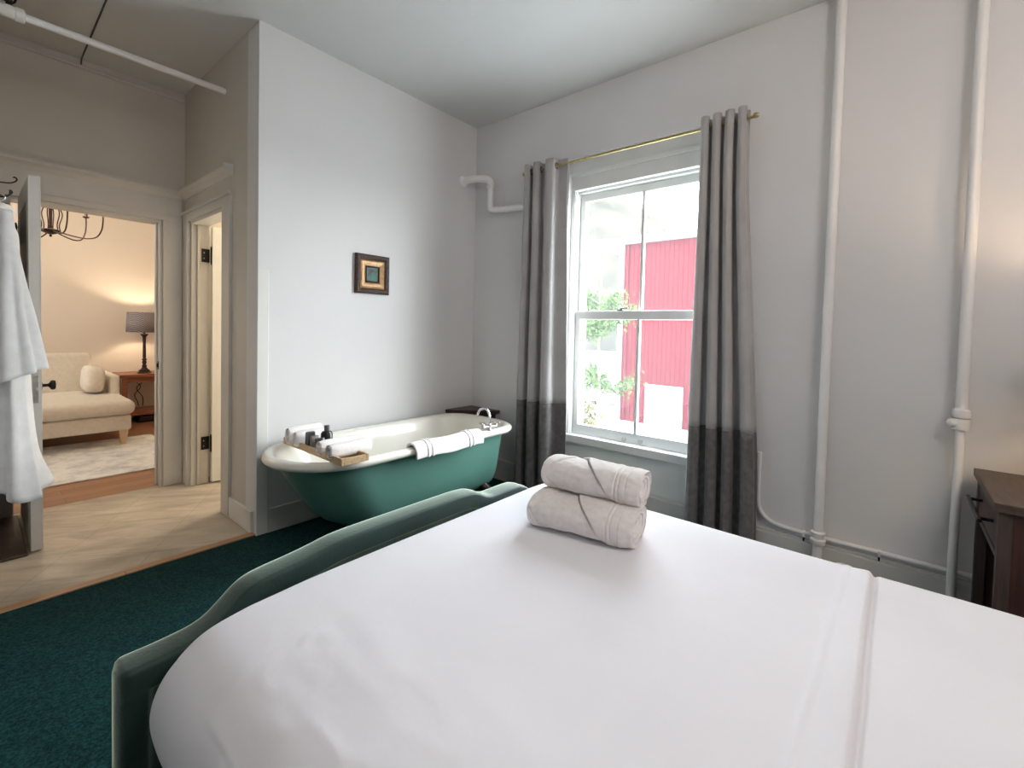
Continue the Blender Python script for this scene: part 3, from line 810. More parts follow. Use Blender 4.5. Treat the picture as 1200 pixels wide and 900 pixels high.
def curtain(label, ytop, ybot, folds, phase, skewf, zb, ease=1.0):
    n = 'curtain'
    cu = thing(n, label, 'curtain', (ROD_X, (ytop[0] + ytop[1]) / 2, zb), 'window curtains')
    zt = 2.487
    def P(u, z):
        h = (z - zb) / (zt - zb)
        g = sstep(0, 1, 1 - h)
        y0 = ytop[0] + (ybot[0] - ytop[0]) * g; y1 = ytop[1] + (ybot[1] - ytop[1]) * g
        uu_ = u + skewf * sin(2 * pi * u) / (2 * pi)
        th = 2 * pi * folds * (1 - (1 - u) ** ease) + phase + .5 * (1 - h) * sin(3 * u * pi + 1)
        amp = .040 + .010 * (1 - h) + .006 * fz(u * 4, h * 2, 2, 1)
        s = sin(th); s = math.copysign(abs(s) ** .75, s)
        x = ROD_X - .004 + amp * s - .012 * (1 - h) * sin(pi * u)
        y = y0 + (y1 - y0) * uu_ + .016 * cos(th) * cos(th) * sin(th * 2) + .006 * fz(u * 3, h * 3, 7, 1.2)
        x += .004 * fz(u * 6, h * 5, 4, 1)
        return Vector((x, y, z))
    ZS = .715
    MB().grid(lambda u, v: P(u, ZS + (zt - ZS) * v), 150, 44).build('upper_panel', 'curtain_light', cu, 180, solid=.003)
    MB().grid(lambda u, v: P(u, zb + (ZS - zb) * v), 150, 20).build('lower_band', 'curtain_dark', cu, 180, solid=.003)
    # grommets where the cloth crosses the rod
    k = 0
    prev = None
    for i in range(1501):
        u = i / 1500
        p = P(u, ROD_Z)
        d = p.x - ROD_X
        if prev is not None and prev[0] * d <= 0 and d != prev[0]:
            q = P(min(1, u + .004), ROD_Z) - P(max(0, u - .004), ROD_Z)
            nrm = Vector((-q.y, q.x, 0)).normalized()
            t = q.normalized(); zv = Vector((0, 0, 1))
            pts = [p + (t * cos(a) + zv * sin(a)) * .0195 for a in [2 * pi * j / 16 for j in range(16)]]
            MB().tube(pts, .0045, 8, closed=True).build('grommet', 'dark_bronze', cu, 180)
        prev = (d,)
    return cu
curtain('two tone grey grommet curtain on the tub side of the window', (2.19, 1.845), (2.205, 1.80), 2.75, 3.14, .0, .03, 1.6)
curtain('two tone grey grommet curtain on the pipe side of the window', (.915, .655), (.935, .535), 4.0, 1.2, 0.0, .03)

# ------------------------------------------------------------------ bed
BX0, BX1, BZ = .215, 1.612, .62
bed = thing('bed', 'bed with dark green velvet footboard with curved top', 'bed', (.92, .1, 0))
# footboard: top profile (x, z)
FP = [(.186, .548), (.26, .549), (.335, .556), (.372, .578), (.398, .606), (.425, .626), (.47, .634), (.55, .641), (.60, .648), (.65, .657), (.72, .660), (.92, .660), (1.12, .660), (1.19, .655), (1.235, .632), (1.265, .618), (1.32, .617), (1.40, .618), (1.46, .614), (1.50, .592), (1.53, .565), (1.57, .552), (1.654, .548)]
def fbz(x):
    for (xa, za), (xb_, zb_) in zip(FP[:-1], FP[1:]):
        if x <= xb_:
            f = (x - xa) / (xb_ - xa); f = max(0, min(1, f))
            return za + (zb_ - za) * f
    return FP[-1][1]
def fbzs(x):
    return sum(fbz(min(1.654, max(.186, x + k * .012))) for k in (-2, -1, 0, 1, 2)) / 5
YO, YI = 1.228, 1.142
b = MB()
N = 240
ringsL = []
xs = [.186 + (1.654 - .186) * i / N for i in range(N + 1)]
for x in xs:
    z = fbzs(x)
    e = min(1, min(x - .186, 1.654 - x) / .02); e = sqrt(max(0, 1 - (1 - e) ** 2)) if e < 1 else 1
    ym = (YO + YI) / 2; hw = (YO - YI) / 2 * (.62 + .38 * e)
    zz = z - .012 * (1 - e)
    rec = sstep(.232, .242, x) * sstep(1.608, 1.598, x)
    ring = [(x, ym + hw * .9, .14), (x, ym + hw, .2), (x, ym + hw, zz - .022)]
    for k in range(1, 7):
        a = pi / 2 * k / 6
        ring.append((x, ym + hw - .022 * (1 - cos(a)), zz - .022 + .022 * sin(a)))
    ring += [(x, ym + hw * .3, zz + .001), (x, ym - hw * .3, zz + .001)]
    for k in range(0, 6):
        a = pi / 2 * (1 - k / 6)
        ring.append((x, ym - hw + .012 * (1 - cos(a)), zz - .012 + .012 * sin(a)))
    ring += [(x, ym - hw, zz - .014), (x, ym - hw, zz - .05), (x, ym - hw + .002, zz - .055), (x, ym - hw + .002 + .014 * rec, zz - .065), (x, ym - hw + .002 + .016 * rec, .2), (x, ym - hw * .6, .14)]
    ringsL.append(ring)
b.rings(ringsL)
b.build('footboard', 'velvet', bed, 55)
for x0, x1 in ((.255, .285), (1.545, 1.575)):
    MB().box(x0, x1, -1.0, 1.14, .16, .32, .008).build('side_rail', 'velvet', bed)
for x in (.225, 1.595):
    for y in (1.185, -.95):
        MB().lathe([(.024, 0), (.026, .01), (.032, .14)], (x + (.02 if x < 1 else -.02), y, 0), 14).build('leg', 'dark_wood', bed, 40)
MB().box(.29, 1.54, -1.0, 1.10, .20, .24).build('slat_base', 'pale_wood', bed)
MB().box(.30, 1.52, -1.0, 1.08, .24, .545, .05, 4).build('mattress', 'mattress', bed, 50)
hb = MB(); hb.box(.186, 1.654, -1.10, -1.02, .14, 1.15, .03, 4); hb.build('headboard', 'velvet', bed, 50)

# duvet
sec = [(.300, .20), (.262, .30), (.232, .40), (.221, .475), (.236, .530), (.270, .570), (.32, .599), (.40, .613), (.52, .6195), (.75, .6215), (.95, .622), (1.15, .622), (1.35, .621), (1.48, .620), (1.55, .615), (1.59, .602), (1.609, .575), (1.612, .53), (1.606, .42), (1.60, .30), (1.598, .20)]
rowsY = [(-1.0 + .96 * i / 38, 0.0) for i in range(38)] + [(-.04 + .15 * i / 50, 0.0) for i in range(50)] + [(.11 + .75 * i / 30, 0.0) for i in range(31)] + [(.86 + .20 * i / 20, 0) for i in range(1, 21)]
rowsY += [(1.06 + .068 * sin(pi / 2 * i / 10), .055 * (1 - cos(pi / 2 * i / 10)) / 1) for i in range(1, 11)]
rowsY += [(1.128 + .002 * i / 6, .055 + .30 * i / 6) for i in range(1, 7)]
NX = 200
def duvet_pt(i, row):
    Y, drop = row
    u = i / (NX - 1)
    X, Z = crom(sec, u)
    # rounded plan corners at the foot
    rc = .06
    if Y > 1.13 - rc:
        q = min(1, (Y - (1.13 - rc)) / rc); ins = rc * (1 - sqrt(max(0, 1 - q * q)))
        ins = min(ins, .13)
    else: ins = 0
    c0 = .92
    wl = sstep(.62, .20, X); wr = sstep(1.45, 1.62, X)
    X = X + ins * wl - ins * .55 * wr
    zb_ = .20
    Z = zb_ + (Z - zb_) * (1 - drop / (.62 - zb_))
    # a broad soft swell and wrinkles
    side = sstep(.62, .42, X)
    Z += .004 * fz(X, Y, 0, 2.2) * (1 - side)
    wr_ = abs(fz(X * 1.1 + .25 * Y, Y * .9, 5, 7.5)); Z += .0016 * side * (1 - wr_ * 2.2) * sstep(.45, .60, Z)
    ridge = 1 - min(1, abs(fz(X * 2.0 - Y * .6, Y * 1.6 + X, 9, 6)) * 5)
    Z += .0028 * ridge * sstep(.66, .50, X) * sstep(.5, .58, Z) * sstep(1.02, .8, Y)
    if Z < .56 and X < .7:
        X += .010 * fz(X, Y * 1.0, Z * .4, 4) 
    # turned fold across the bed
    yf = .047 + .012 * (1.6 - X) * .9 + .004 * fz(X, 1, 2, 3)
    w_ = .030 + .010 * (1.6 - X)
    top = sstep(.42, .6, Z)
    k = sstep(yf - w_, yf - w_ + .008, Y) * (1 - .75 * sstep(yf - w_ + .02, yf + w_ + .012, Y))
    Z += top * .013 * k * sstep(1.60, 1.52, X)
    Z -= top * .004 * sstep(yf - w_ + .004, yf - w_ - .004, Y)
    Z += top * .003 * math.exp(-((Y - (yf + w_)) / .007) ** 2)
    gv = math.exp(-((Y - (yf - w_ + .004)) / .006) ** 2); Z -= top * .010 * gv
    return Vector((X, Y, Z))
b = MB()
b.rings([[duvet_pt(i, r) for i in range(NX)] for r in rowsY], closed=False, cap=False)
tag(b.build('duvet', 'linen_white', None, 180, solid=.004, offset=-1), 'plain white duvet covering the bed, creased across near the head', 'duvet')

# stacked bath towels on the bed
def bath_towel(c, L, hx_, hz_, ang, seed, label, tilt=0.0):
    b = MB()
    NU, NV = 120, 150
    ca, sa = cos(ang), sin(ang)
    def P(u, th, k=1.0, du=0.0):
        a = (u - .5) * L + du
        e0 = 1 - .16 * sstep(.10, 0, u) ** 1.5 - .05 * sstep(.93, 1, u)
        bulge = 1 + .05 * sin(pi * u) + .05 * fz(u * 2.2, cos(th) * .8, sin(th) * .8 + seed, 1.6)
        # rolled flap: a diagonal crease steps the surface
        s = (th / (2 * pi)) % 1.0
        line1 = .50 + 1.0 * (s - .30); line2 = .06 + .75 * abs(s - .46)
        st = .008 * sstep(line1 - .004, line1 + .006, u) - .008 * math.exp(-((u - line1) / .006) ** 2)
        st -= .007 * math.exp(-((u - line2) / .008) ** 2)
        st += .005 * sstep(line2 + .012, line2, u)
        # hem bands near the open end
        for q in (.80, .835, .90):
            st -= .0035 * math.exp(-((u - q) / .005) ** 2)
        st += .0022 * fz(u * 7, cos(th) * 2, sin(th) * 2 + seed, 2)
        sg = .86
        px = (hx_ * k * e0 * bulge + st * (k > .9)) * math.copysign(abs(cos(th)) ** sg, cos(th))
        pz = (hz_ * k * e0 * bulge + st * (k > .9)) * math.copysign(abs(sin(th)) ** sg, sin(th))
        pz -= .010 * (k > .5) * sin(pi * u) * (abs(cos(th)) ** 2) * 0
        z = c[2] + pz + tilt * a
        return Vector((c[0] + a * ca - px * sa, c[1] + a * sa + px * ca, z))
    R = []
    ends0 = [(.05, .010), (.35, .004), (.6, .002), (.8, .004), (.92, .010), (.98, .016)]
    for k, d in ends0: R.append([P(0, 2 * pi * i / NU, k, d - .006) for i in range(NU)])
    for j in range(NV): R.append([P(.03 + .97 * j / (NV - 1), 2 * pi * i / NU) for i in range(NU)])
    ends1 = [(.99, .008), (.95, .010), (.90, -.010), (.86, -.010), (.82, .007), (.74, .006), (.70, -.012), (.66, -.012), (.62, .003), (.52, .001), (.46, -.014), (.42, -.014), (.36, -.002), (.2, -.004), (.1, -.016), (.03, -.016)]
    for k, d in ends1: R.append([P(1, 2 * pi * i / NU, k, d) for i in range(NU)])
    b.rings(R)
    return tag(b.build('bath_towel', 'terry_white', None, 60), label, 'towel', 'rolled bath towels stacked on the bed')
ANG = math.atan2(.553 - .852, 1.27 - 1.131)
bath_towel((1.250, .735, .626 + .045), .335, .092, .047, ANG - .24, 1.3, 'white rolled bath towel lying flat on the bed, lower of the stack')
bath_towel((1.325, .748, .626 + .095 + .044), .325, .076, .047, ANG - .27, 5.1, 'white rolled bath towel resting on top of another on the bed', tilt=-.02)

# ------------------------------------------------------------------ nightstand
ns = thing('nightstand', 'dark reddish wood nightstand with black bar handle against the window wall', 'nightstand', (2.54, -.50, 0))
nx0, nx1, ny0, ny1 = 2.272, 2.80, -.74, -.295
MB().box(nx0 - .012, nx1 + .012, ny0 - .005, ny1 + .012, .664, .696, .003).build('top', 'stand_top', ns)
for x in (nx0, nx1 - .035):
    for y in (ny0, ny1 - .035):
        MB().box(x, x + .035, y, y + .035, 0, .664, .002).build('post', 'stand_frame', ns)
for x in (nx0 + .008, nx1 - .022):
    MB().box(x, x + .014, ny0 + .035, ny1 - .035, .08, .664, .001).build('side_panel', 'stand_wood', ns)
MB().box(nx0 + .035, nx1 - .035, ny0 + .004, ny0 + .016, .08, .664).build('back_panel', 'stand_wood', ns)
MB().box(nx0 + .022, nx1 - .022, ny0 + .016, ny1 - .005, .10, .122, .002).build('lower_shelf', 'stand_wood', ns)
dr = MB().box(nx0 + .037, nx1 - .037, ny1 - .025, ny1 - .004, .515, .652, .003).build('drawer', 'stand_wood', ns)
MB().box(nx0 + .035, nx1 - .035, ny0 + .016, ny1 - .002, .488, .510, .002).build('divider', 'stand_frame', ns)
b = MB(); b.box(2.36, 2.70, ny1 + .03, ny1 + .042, .588, .602, .003)
for x in (2.395, 2.665): b.tube([(x, ny1 - .004, .595), (x, ny1 + .034, .595)], .006, 10)
b.build('handle', 'black_iron', dr)
# bedside lamp on the nightstand (just outside the frame, its warm light is in it)
bl = thing('bedside_lamp', 'ceramic bedside lamp with pale shade on the nightstand', 'lamp', (2.46, -.62, .696))
MB().lathe([(.001, .6965), (.065, .697), (.065, .708), (.03, .72), (.058, .80), (.068, .88), (.05, .97), (.018, 1.02), (.012, 1.03), (.012, 1.16)], (2.46, -.62, 0), 24).build('base', 'ceramic', bl, 40)
MB().lathe([(.165, 1.13), (.125, 1.38)], (2.46, -.62, 0), 32, cap=False).build('lamp_shade', 'sofa_cream', bl, 60, solid=.004)
MB().ball((2.46, -.62, 1.25), .028).build('bulb', 'bulb_glow', bl, 180)

cl = thing('fill_light_plate', 'round white plate added on the ceiling over the unseen fill light', 'lamp', (.9, -.95, CE))  # plate added above the fill light, out of view
MB().lathe([(.001, CE - .001), (.10, CE - .002), (.10, CE - .03), (.03, CE - .045), (.001, CE - .046)], (.9, -.95, 0), 24).build('ceiling_plate', 'trim_paint', cl, 40)

# ------------------------------------------------------------------ robe, hooks, mat
rk = thing('coat_rack', 'coat rack with curled wire hooks on the hall left wall', 'coat rack', (.04, 3.1, 1.8))
MB().box(.026, .046, 2.93, 3.55, 1.80, 1.90, .004).build('rack_board', 'trim_paint', rk)
for y in (3.16, 3.50):
    b = MB()
    b.tube(smoothpath([(.046, y, 1.868), (.09, y, 1.866), (.125, y, 1.868), (.146, y, 1.876), (.156, y, 1.890), (.150, y, 1.900), (.144, y, 1.896)], 20), .0032, 8)
    b.tube(smoothpath([(.046, y, 1.835), (.07, y, 1.812), (.10, y, 1.800), (.125, y, 1.808), (.135, y, 1.825)], 14), .0032, 8)
    b.ball((.135, y, 1.827), .006, sub=1)
    b.build('hook', 'black_iron', rk, 60)
hg = thing('clothes_hanger', 'brown wooden hanger with steel hook holding the robe', 'hanger', (.10, 3.16, 1.70))
b = MB(); b.tube(smoothpath([(.088, 2.98, 1.655), (.094, 3.05, 1.70), (.10, 3.14, 1.735), (.10, 3.18, 1.735), (.10, 3.27, 1.70), (.10, 3.36, 1.65)], 20), .011, 10)
b.build('hanger_bar', 'pale_wood', hg, 60)
b = MB(); b.tube(smoothpath([(.10, 3.16, 1.735), (.10, 3.16, 1.775), (.115, 3.16, 1.79), (.118, 3.16, 1.803), (.105, 3.16, 1.812), (.094, 3.16, 1.808)], 16), .003, 8)
b.build('hook', 'steel', hg, 60)

rb = thing('bathrobe', 'long white bathrobe hanging on the coat rack at the left edge', 'bathrobe', (.12, 3.17, .45))
def robe_body(u, v):
    th = 2 * pi * u
    z = 1.725 + (.455 - 1.725) * v
    hx_ = .022 + .026 * sstep(0, .08, v) + .018 * v + .050 * v ** 6
    hy_ = .05 + .14 * sstep(0, .12, v) + .05 * v
    cx_ = .108 + .022 * v
    f = 1 + (.20 * sin(th * 5 + 2 * v) + .14 * sin(th * 9 + 1.3 + v * 3) + .4 * fz(cos(th) * 1.8, sin(th) * 1.8, v * 1.5, 1)) * sstep(.05, .5, v) * (.4 + .8 * v)
    x = cx_ + hx_ * cos(th) * f
    y = 3.18 + hy_ * sin(th) * (1 + .05 * sin(th * 7) * v)
    x = max(.0305 + .003 * (1 + sin(th * 3)), x)
    if v > .9: z += .035 * sin(th * 2 + .6) * (v - .9) * 10
    if v > .85: x += .02 * sstep(.85, 1, v) * max(0, cos(th - .2))
    return Vector((x, y, z))
MB().grid(robe_body, 110, 60, closed_u=True).build('robe_body', 'robe_white', rb, 180, solid=.004)
def robe_sleeve(u, v):
    th = 2 * pi * u
    z = 1.715 + (.985 - 1.715) * v + .035 * v * v * cos(th)
    rx = .026 + .070 * v ** 1.25
    ry = .045 + .03 * v
    cx_ = .107 + .022 * v
    f = 1 + (.13 * sin(th * 3 + 1) + .10 * sin(th * 7 + 2 * v) + .22 * fz(cos(th) * 1.6, sin(th) * 1.6, v * 1.2, 1)) * sstep(.1, .7, v)
    x = max(.031, cx_ + rx * cos(th) * f)
    return Vector((x, 2.965 + .04 * (1 - v) + ry * sin(th) * f, z))
MB().grid(robe_sleeve, 90, 40, closed_u=True).build('sleeve', 'robe_white', rb, 180, solid=.006)
b = MB(); b.tube(smoothpath([(.075, 3.04, 1.70), (.10, 3.11, 1.742), (.12, 3.16, 1.748), (.13, 3.20, 1.742), (.10, 3.28, 1.70)], 20), .022, 12)
b.build('collar', 'robe_white', rb, 180)

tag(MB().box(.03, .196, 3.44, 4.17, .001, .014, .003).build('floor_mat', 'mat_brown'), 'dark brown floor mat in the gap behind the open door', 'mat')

# ------------------------------------------------------------------ lounge
tag(MB().box(-1.4, 1.285, 4.745, 6.2, .001, .012, .003).build('area_rug', 'rug'), 'pale distressed rug on the lounge wood floor', 'rug')
so = thing('chaise_sofa', 'cream upholstered chaise sofa with pale tapered legs in the lounge', 'sofa', (.3, 6.4, 0))
MB().box(-.75, 1.055, 5.83, 7.18, .155, .305, .02, 3).build('base', 'sofa_cream', so, 50)
MB().box(-.73, 1.085, 5.79, 6.95, .308, .455, .065, 5).build('seat_cushion', 'sofa_cream', so, 60)
b = MB(); b.rbox((.10, 7.06, .58), (1.62, .20, .58), 0, .05, rx=-.10, seg=4); b.build('backrest', 'sofa_cream', so, 60)
MB().box(.985, 1.065, 6.42, 7.18, .16, .652, .03, 4).build('arm', 'sofa_cream', so, 60)
for x, y in ((1.0, 5.90), (-.68, 5.90), (1.0, 7.1), (-.68, 7.1)):
    MB().rings([[(x + sx * s, y + sy * s, z) for sx, sy in ((-1, -1), (1, -1), (1, 1), (-1, 1))] for s, z in ((.019, .0125 if y < 6.2 else .001), (.036, .156))]).build('leg', 'pale_wood', so)
pl = MB()
def pil(u, v):
    th = 2 * pi * u; ph = pi * (v - .5)
    sg = .55
    s = lambda a: math.copysign(abs(a) ** sg, a)
    x = .09 * s(cos(ph)) * s(cos(th)) * (.9 + .1 * cos(ph)); y = .21 * s(cos(ph)) * s(sin(th)); z = .145 * s(sin(ph))
    ca_, sa_ = cos(.25), sin(.25)
    return Vector((.868 + x * ca_ + z * sa_ * .3, 6.62 + y, .606 + z * ca_ - x * .15))
pl.grid(pil, 48, 26, closed_u=True)
bmesh.ops.remove_doubles(pl.bm, verts=pl.bm.verts[:], dist=1e-5)
tag(pl.build('throw_pillow', 'sofa_cream', None, 180), 'plump cream cushion leaning on the arm of the chaise sofa', 'cushion')

ct = thing('console_table', 'reddish wood console table with low shelf beside the chaise sofa', 'table', (1.7, 7.17, 0))
MB().box(1.15, 2.25, 6.95, 7.40, .565, .60, .004).build('table_top', 'red_wood', ct)
MB().box(1.19, 2.21, 6.985, 7.005, .50, .565, .002).build('apron', 'red_wood', ct)
for x in (1.175, 2.18):
    for y in (6.97, 7.35):
        MB().box(x, x + .05, y, y + .05, .001, .565, .003).build('leg', 'red_wood', ct)
MB().box(1.18, 2.22, 6.98, 7.39, .10, .145, .004).build('shelf', 'red_wood', ct)
LX, LY = 1.407, 7.10
tl = thing('table_lamp', 'turned dark lamp with grey woven drum shade on the console table', 'lamp', (LX, LY, .60))
MB().lathe([(.001, .601), (.070, .602), (.070, .612), (.055, .622), (.058, .634), (.035, .652), (.022, .672)], (LX, LY, 0), 24).build('base', 'dark_bronze', tl, 40)
MB().lathe([(.022, .672), (.026, .69), (.017, .705), (.024, .735), (.017, .755), (.028, .77), (.016, .785), (.018, .81), (.0155, .95), (.018, 1.03), (.020, 1.05), (.040, 1.075), (.042, 1.083), (.012, 1.088), (.012, 1.12)], (LX, LY, 0), 20).build('stem', 'dark_bronze', tl, 40)
MB().lathe([(.176, 1.105), (.166, 1.348)], (LX, LY, 0), 48, cap=False).build('lamp_shade', 'lamp_weave', tl, 60, solid=.003)
b = MB(); b.tube([(LX - .166, LY, 1.335), (LX + .166, LY, 1.335)], .0025, 6).tube([(LX, LY - .166, 1.335), (LX, LY + .166, 1.335)], .0025, 6).tube([(LX, LY, 1.12), (LX, LY, 1.335)], .004, 6)
b.build('shade_spider', 'dark_bronze', tl)
MB().ball((LX, LY, 1.20), .028).build('bulb', 'bulb_glow', tl, 180)
b = MB(); b.tube(smoothpath([(1.36, 7.405, .555), (1.37, 7.41, .48), (1.43, 7.41, .40), (1.37, 7.41, .30), (1.40, 7.41, .20), (1.41, 7.41, .148)], 30), .005, 6)
b.tube(smoothpath([(1.46, 7.41, .555), (1.44, 7.41, .45), (1.39, 7.41, .38), (1.45, 7.41, .26), (1.45, 7.41, .15)], 30), .005, 6)
b.build('cord', 'cord_black', tl)
tag(MB().box(1.34, 1.95, 7.02, 7.32, .002, .085, .02, 3).build('shade_box', 'bottle_black', None, 40), 'low black box standing in for the shade under the console table', 'box')  # shade below the table, built as a black box

CX, CY, CZ = .462, 5.5, 1.985
ch = thing('chandelier', 'dark bronze six arm chandelier hanging in the lounge', 'chandelier', (CX, CY, CZ))
MB().lathe([(.001, -.048), (.008, -.045), (.009, -.034), (.004, -.028), (.02, -.024), (.055, -.010), (.064, .004), (.064, .010), (.05, .016), (.016, .022), (.009, .05), (.011, .10), (.012, .20), (.010, .24)], (CX, CY, CZ), 20).build('hub', 'dark_bronze', ch, 50)
MB().tube([(CX, CY, CZ + .2), (CX, CY, CE)], .006, 8).build('stem', 'dark_bronze', ch)
MB().lathe([(.06, CE), (.058, CE - .015), (.02, CE - .03)], (CX, CY, 0), 20).build('canopy', 'dark_bronze', ch, 40)
for k in range(6):
    a = radians(-18 + 60 * k)
    ca, sa = cos(a), sin(a)
    pts = smoothpath([(.05, .0), (.13, -.022), (.22, -.035), (.29, -.015), (.325, .05), (.335, .13), (.335, .19)], 24)
    b = MB(); b.tube([(CX + r_ * ca, CY + r_ * sa, CZ + z) for r_, z in pts], .0055, 8)
    am = b.build('arm', 'dark_bronze', ch, 60)
    MB().lathe([(.004, .185), (.020, .19), (.026, .20), (.012, .206), (.010, .215), (.010, .27)], (CX + .335 * ca, CY + .335 * sa, CZ), 14).build('candle_cup', 'dark_bronze', am, 50)
    MB().lathe([(.009, .27), (.013, .285), (.014, .30), (.008, .325), (.001, .34)], (CX + .335 * ca, CY + .335 * sa, CZ), 12).build('candle_bulb', 'bulb_glow', am, 60)
    pts = smoothpath([(.015, .23), (.05, .21), (.075, .15), (.055, .06), (.06, .015)], 14)
    MB().tube([(CX + r_ * cos(a + .5), CY + r_ * sin(a + .5), CZ + z) for r_, z in pts], .004, 6).build('scroll', 'dark_bronze', ch, 60)

# ------------------------------------------------------------------ outdoors
GZ0 = -3.4
struct(MB().box(3.3, 140, -60, 150, GZ0 - .2, GZ0).build('ground', 'gravel'))
bn = thing('barn', 'red board sided barn with white trim and doors outside the window', 'barn', (27, 7, GZ0))
BXF = 22.1
b = MB()
b.box(BXF + .06, 33, 3.2, 11.15, GZ0, 6.0)
pitch = .23
y = 11.15
while y > 3.7:
    b.box(BXF + .03, BXF + .062, y - pitch + .03, y, GZ0 + .02, 5.9)
    b.box(BXF, BXF + .035, y - pitch - .01, y - pitch + .035, GZ0 + .02, 5.9)
    y -= pitch
b.build('siding', 'barn_red', bn)
MB().box(BXF - .03, BXF + .2, 11.0, 11.25, GZ0, 5.9).build('corner_board', 'barn_trim', bn)
MB().tube([(BXF - .06, 10.75, GZ0 + .15), (BXF - .06, 10.75, 5.75)], .05, 10).build('downspout', 'barn_red', bn)
MB().prism([(BXF - .5, 12.75, 5.80), (BXF - .5, 2.6, 5.80), (34, 2.6, 5.80), (34, 12.75, 5.80)], (0, 0, .30)).build('roof', 'barn_roof', bn)
for ya_, yb_ in ((8.68, 9.60), (7.72, 8.64)):
    MB().box(BXF - .06, BXF - .003, ya_, yb_, GZ0 + .05, -1.36, .01).build('barn_door', 'barn_trim', bn)

def hillf(u, v):
    az = radians(-25 + 110 * u)     # from +X toward +Y
    d = 60 + 170 * v
    crest = 14 + 62 * sstep(radians(8), radians(32), az)
    crest *= 1 + .10 * fz(u * 9, 3, 1, 1) + .04 * fz(u * 30, 3, 1, 1)
    z = GZ0 - .4 + crest * sstep(0, 1, v) ** .9 + 1.2 * fz(u * 18, v * 9, 0, 1) * sstep(0, .2, v)
    return Vector((d * cos(az), d * sin(az), z))
struct(MB().grid(hillf, 120, 40).build('hill', 'hill', None, 180, solid=.3, offset=-1))

def tree(cx, cy, zb, zt, rad, n, m, label, name='tree', cat='tree', leaf=.09, trunk=.07):
    t = thing(name, label, cat, (cx, cy, zb))
    b = MB(); b.tube(smoothpath([(cx, cy, zb), (cx + .05, cy, zb + (zt - zb) * .4), (cx - .05, cy + .05, zb + (zt - zb) * .75), (cx, cy, zt - .1)], 14), [trunk * (1 - .06 * i) for i in range(14)], 8)
    tips = []
    for k in range(16):
        h = zb + (zt - zb) * random.uniform(.35, .95)
        a = random.uniform(0, 2 * pi); L = rad * random.uniform(.5, 1.05) * (1.15 - .55 * (h - zb) / (zt - zb))
        p0 = Vector((cx, cy, h - .2)); p1 = Vector((cx + L * cos(a), cy + L * sin(a), h + L * .35))
        b.tube([p0, p0.lerp(p1, .5) + Vector((0, 0, .05)), p1], [.022, .014, .005], 6)
        tips.append((p0, p1))
    b.build('trunk', 'bark', t, 60)
    b = MB()
    for k in range(n):
        p0, p1 = random.choice(tips)
        p = p0.lerp(p1, random.uniform(.3, 1.08)) + Vector([random.gauss(0, .16) for _ in range(3)])
        nrm = Vector([random.gauss(0, 1) for _ in range(3)]).normalized()
        t1 = nrm.orthogonal().normalized(); t2 = nrm.cross(t1)
        s = leaf * random.uniform(.6, 1.2)
        vs = [b.bm.verts.new(p + t1 * s * q + t2 * s * .45 * r_ + nrm * s * .1 * abs(q)) for q, r_ in ((-1, 0), (0, -1), (1, 0), (0, 1))]
        b.bm.faces.new(vs)
    b.build('foliage', m, t)
    return t
tree(14.2, 7.9, GZ0, 3.2, 1.9, 5200, 'foliage', 'small sparse green tree outside the left half of the window')
tree(15.5, 9.6, GZ0, -1.1, 1.2, 2600, 'foliage_dry', 'low yellowing bush at the lower left of the window view', 'bush', 'bush', .08, .04)

cr = thing('car', 'white parked van seen below the tree through the window', 'car', (26.0, 13.6, GZ0))
b = MB()
prf = [(-1.0, .35), (-1.0, .95), (-.93, 1.05), (-.75, 1.75), (-.6, 1.85), (.6, 1.85), (.75, 1.75), (.93, 1.05), (1.0, .95), (1.0, .35)]
b.rings([[(25.0 + i_x, 13.6 + q * s, GZ0 + z) for q, z in prf] for i_x, s in ((0, .86), (.08, .95), (.5, 1), (3.6, 1), (4.0, .95), (4.1, .85))])
b.build('body', 'car_white', cr, 40)
MB().prism([(24.99, 13.6 + q, GZ0 + z) for q, z in ((-.72, 1.12), (.72, 1.12), (.56, 1.68), (-.56, 1.68))], (.02, 0, 0)).build('windscreen', 'car_glass', cr)
for x in (25.7, 28.3):
    for s in (-1, 1):
        MB().lathe([(.001, -.1), (.30, -.1), (.33, -.06), (.33, .06), (.30, .1), (.001, .1)], (x, 13.6 + s * .95, GZ0 + .33), 20, 'Y').build('wheel', 'rubber', cr, 40)
sh = thing('shed', 'pale flat roofed shed behind the tree outside', 'shed', (35, 24, GZ0))
MB().box(33, 37, 17.6, 26, GZ0, -.9).build('shed_wall', 'shed_paint', sh)
MB().box(32.6, 37.4, 17.2, 26.4, -.9, -.55, .03).build('shed_roof', 'barn_trim', sh)

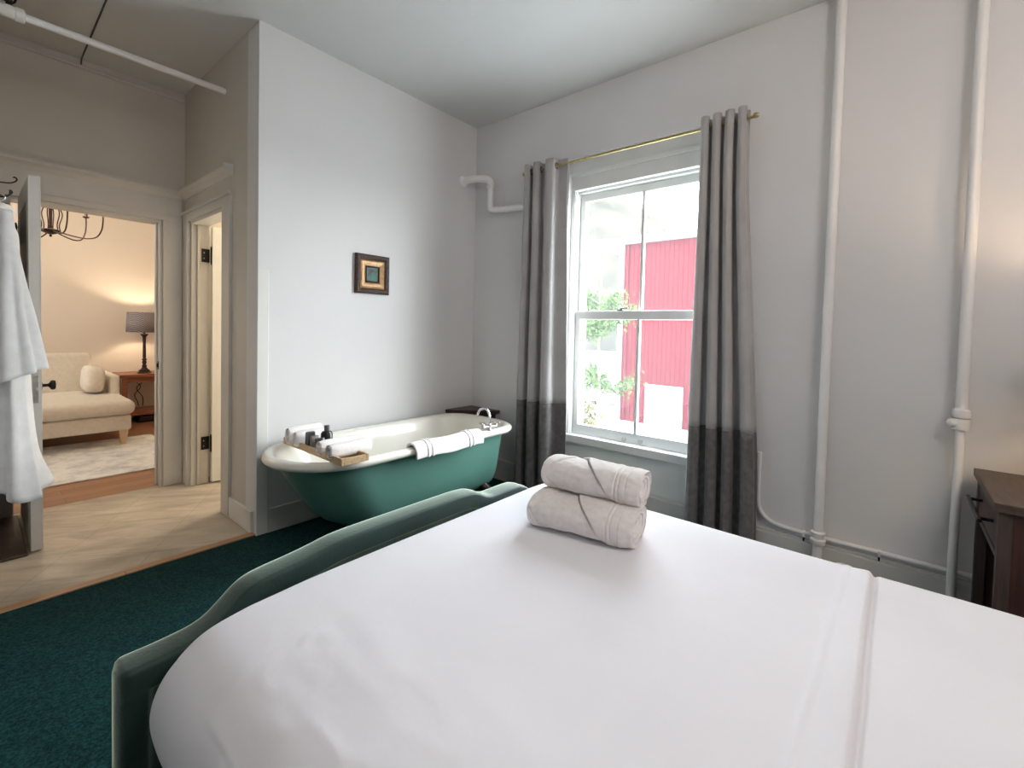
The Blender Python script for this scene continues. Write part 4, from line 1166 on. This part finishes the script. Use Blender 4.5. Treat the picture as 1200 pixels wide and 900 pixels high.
# ------------------------------------------------------------------ light
W = bpy.data.worlds.new('world'); sc.world = W; W.use_nodes = True
bg = W.node_tree.nodes['Background']
_nt = W.node_tree
_tc = _nt.nodes.new('ShaderNodeTexCoord'); _sx = _nt.nodes.new('ShaderNodeSeparateXYZ'); _rp = _nt.nodes.new('ShaderNodeValToRGB')
_nt.links.new(_tc.outputs['Generated'], _sx.inputs['Vector']); _nt.links.new(_sx.outputs['Z'], _rp.inputs['Fac'])
_rp.color_ramp.elements[0].position = .10; _rp.color_ramp.elements[0].color = (.95, .97, 1.0, 1)
_rp.color_ramp.elements[1].position = .80; _rp.color_ramp.elements[1].color = (.50, .56, .64, 1)
_nt.links.new(_rp.outputs['Color'], bg.inputs['Color'])
bg.inputs['Strength'].default_value = SKY = 10.5

def portal(loc, rot, sx, sy):
    l = bpy.data.lights.new('portal', 'AREA'); l.shape = 'RECTANGLE'; l.size = sx; l.size_y = sy
    l.cycles.is_portal = True
    o = bpy.data.objects.new('window_portal', l); C.objects.link(o); o.location = loc; o.rotation_euler = rot
portal((3.08, 1.34, 1.39), (0, radians(90), 0), 1.86, 1.08)
portal((-2.31, 6.42, 1.6), (0, radians(-90), 0), 1.8, .35)

def lamp(name, loc, power, col, r):
    l = bpy.data.lights.new(name, 'POINT'); l.energy = power; l.color = col; l.shadow_soft_size = r
    o = bpy.data.objects.new(name, l); C.objects.link(o); o.location = loc
lamp('table_lamp_light', (LX, LY, 1.245), 5, (1, .78, .54), .03)
lamp('bedside_lamp_light', (2.46, -.62, 1.295), 2.6, (1, .74, .48), .03)
lamp('chandelier_light', (CX, CY, 2.42), 12, (1, .86, .68), .15)
lamp('bath_light', (2.4, 3.92, 1.75), 22, (1, .88, .74), .10)
lamp('fill_light', (.9, -.95, 2.62), 14, (1, .90, .84), .3)  # added fill light behind the view, no known lamp there

sc.view_settings.view_transform = 'Standard'
sc.view_settings.look = 'None'
sc.view_settings.gamma = 1
sc.view_settings.exposure = 1.78
sc.view_settings.use_curve_mapping = False
cy = sc.cycles
cy.use_denoising = True
try: cy.denoiser = 'OPENIMAGEDENOISE'
except Exception: pass
cy.max_bounces = 10; cy.diffuse_bounces = 8; cy.glossy_bounces = 4; cy.transparent_max_bounces = 12
cy.caustics_reflective = False; cy.caustics_refractive = False
cy.sample_clamp_indirect = 6
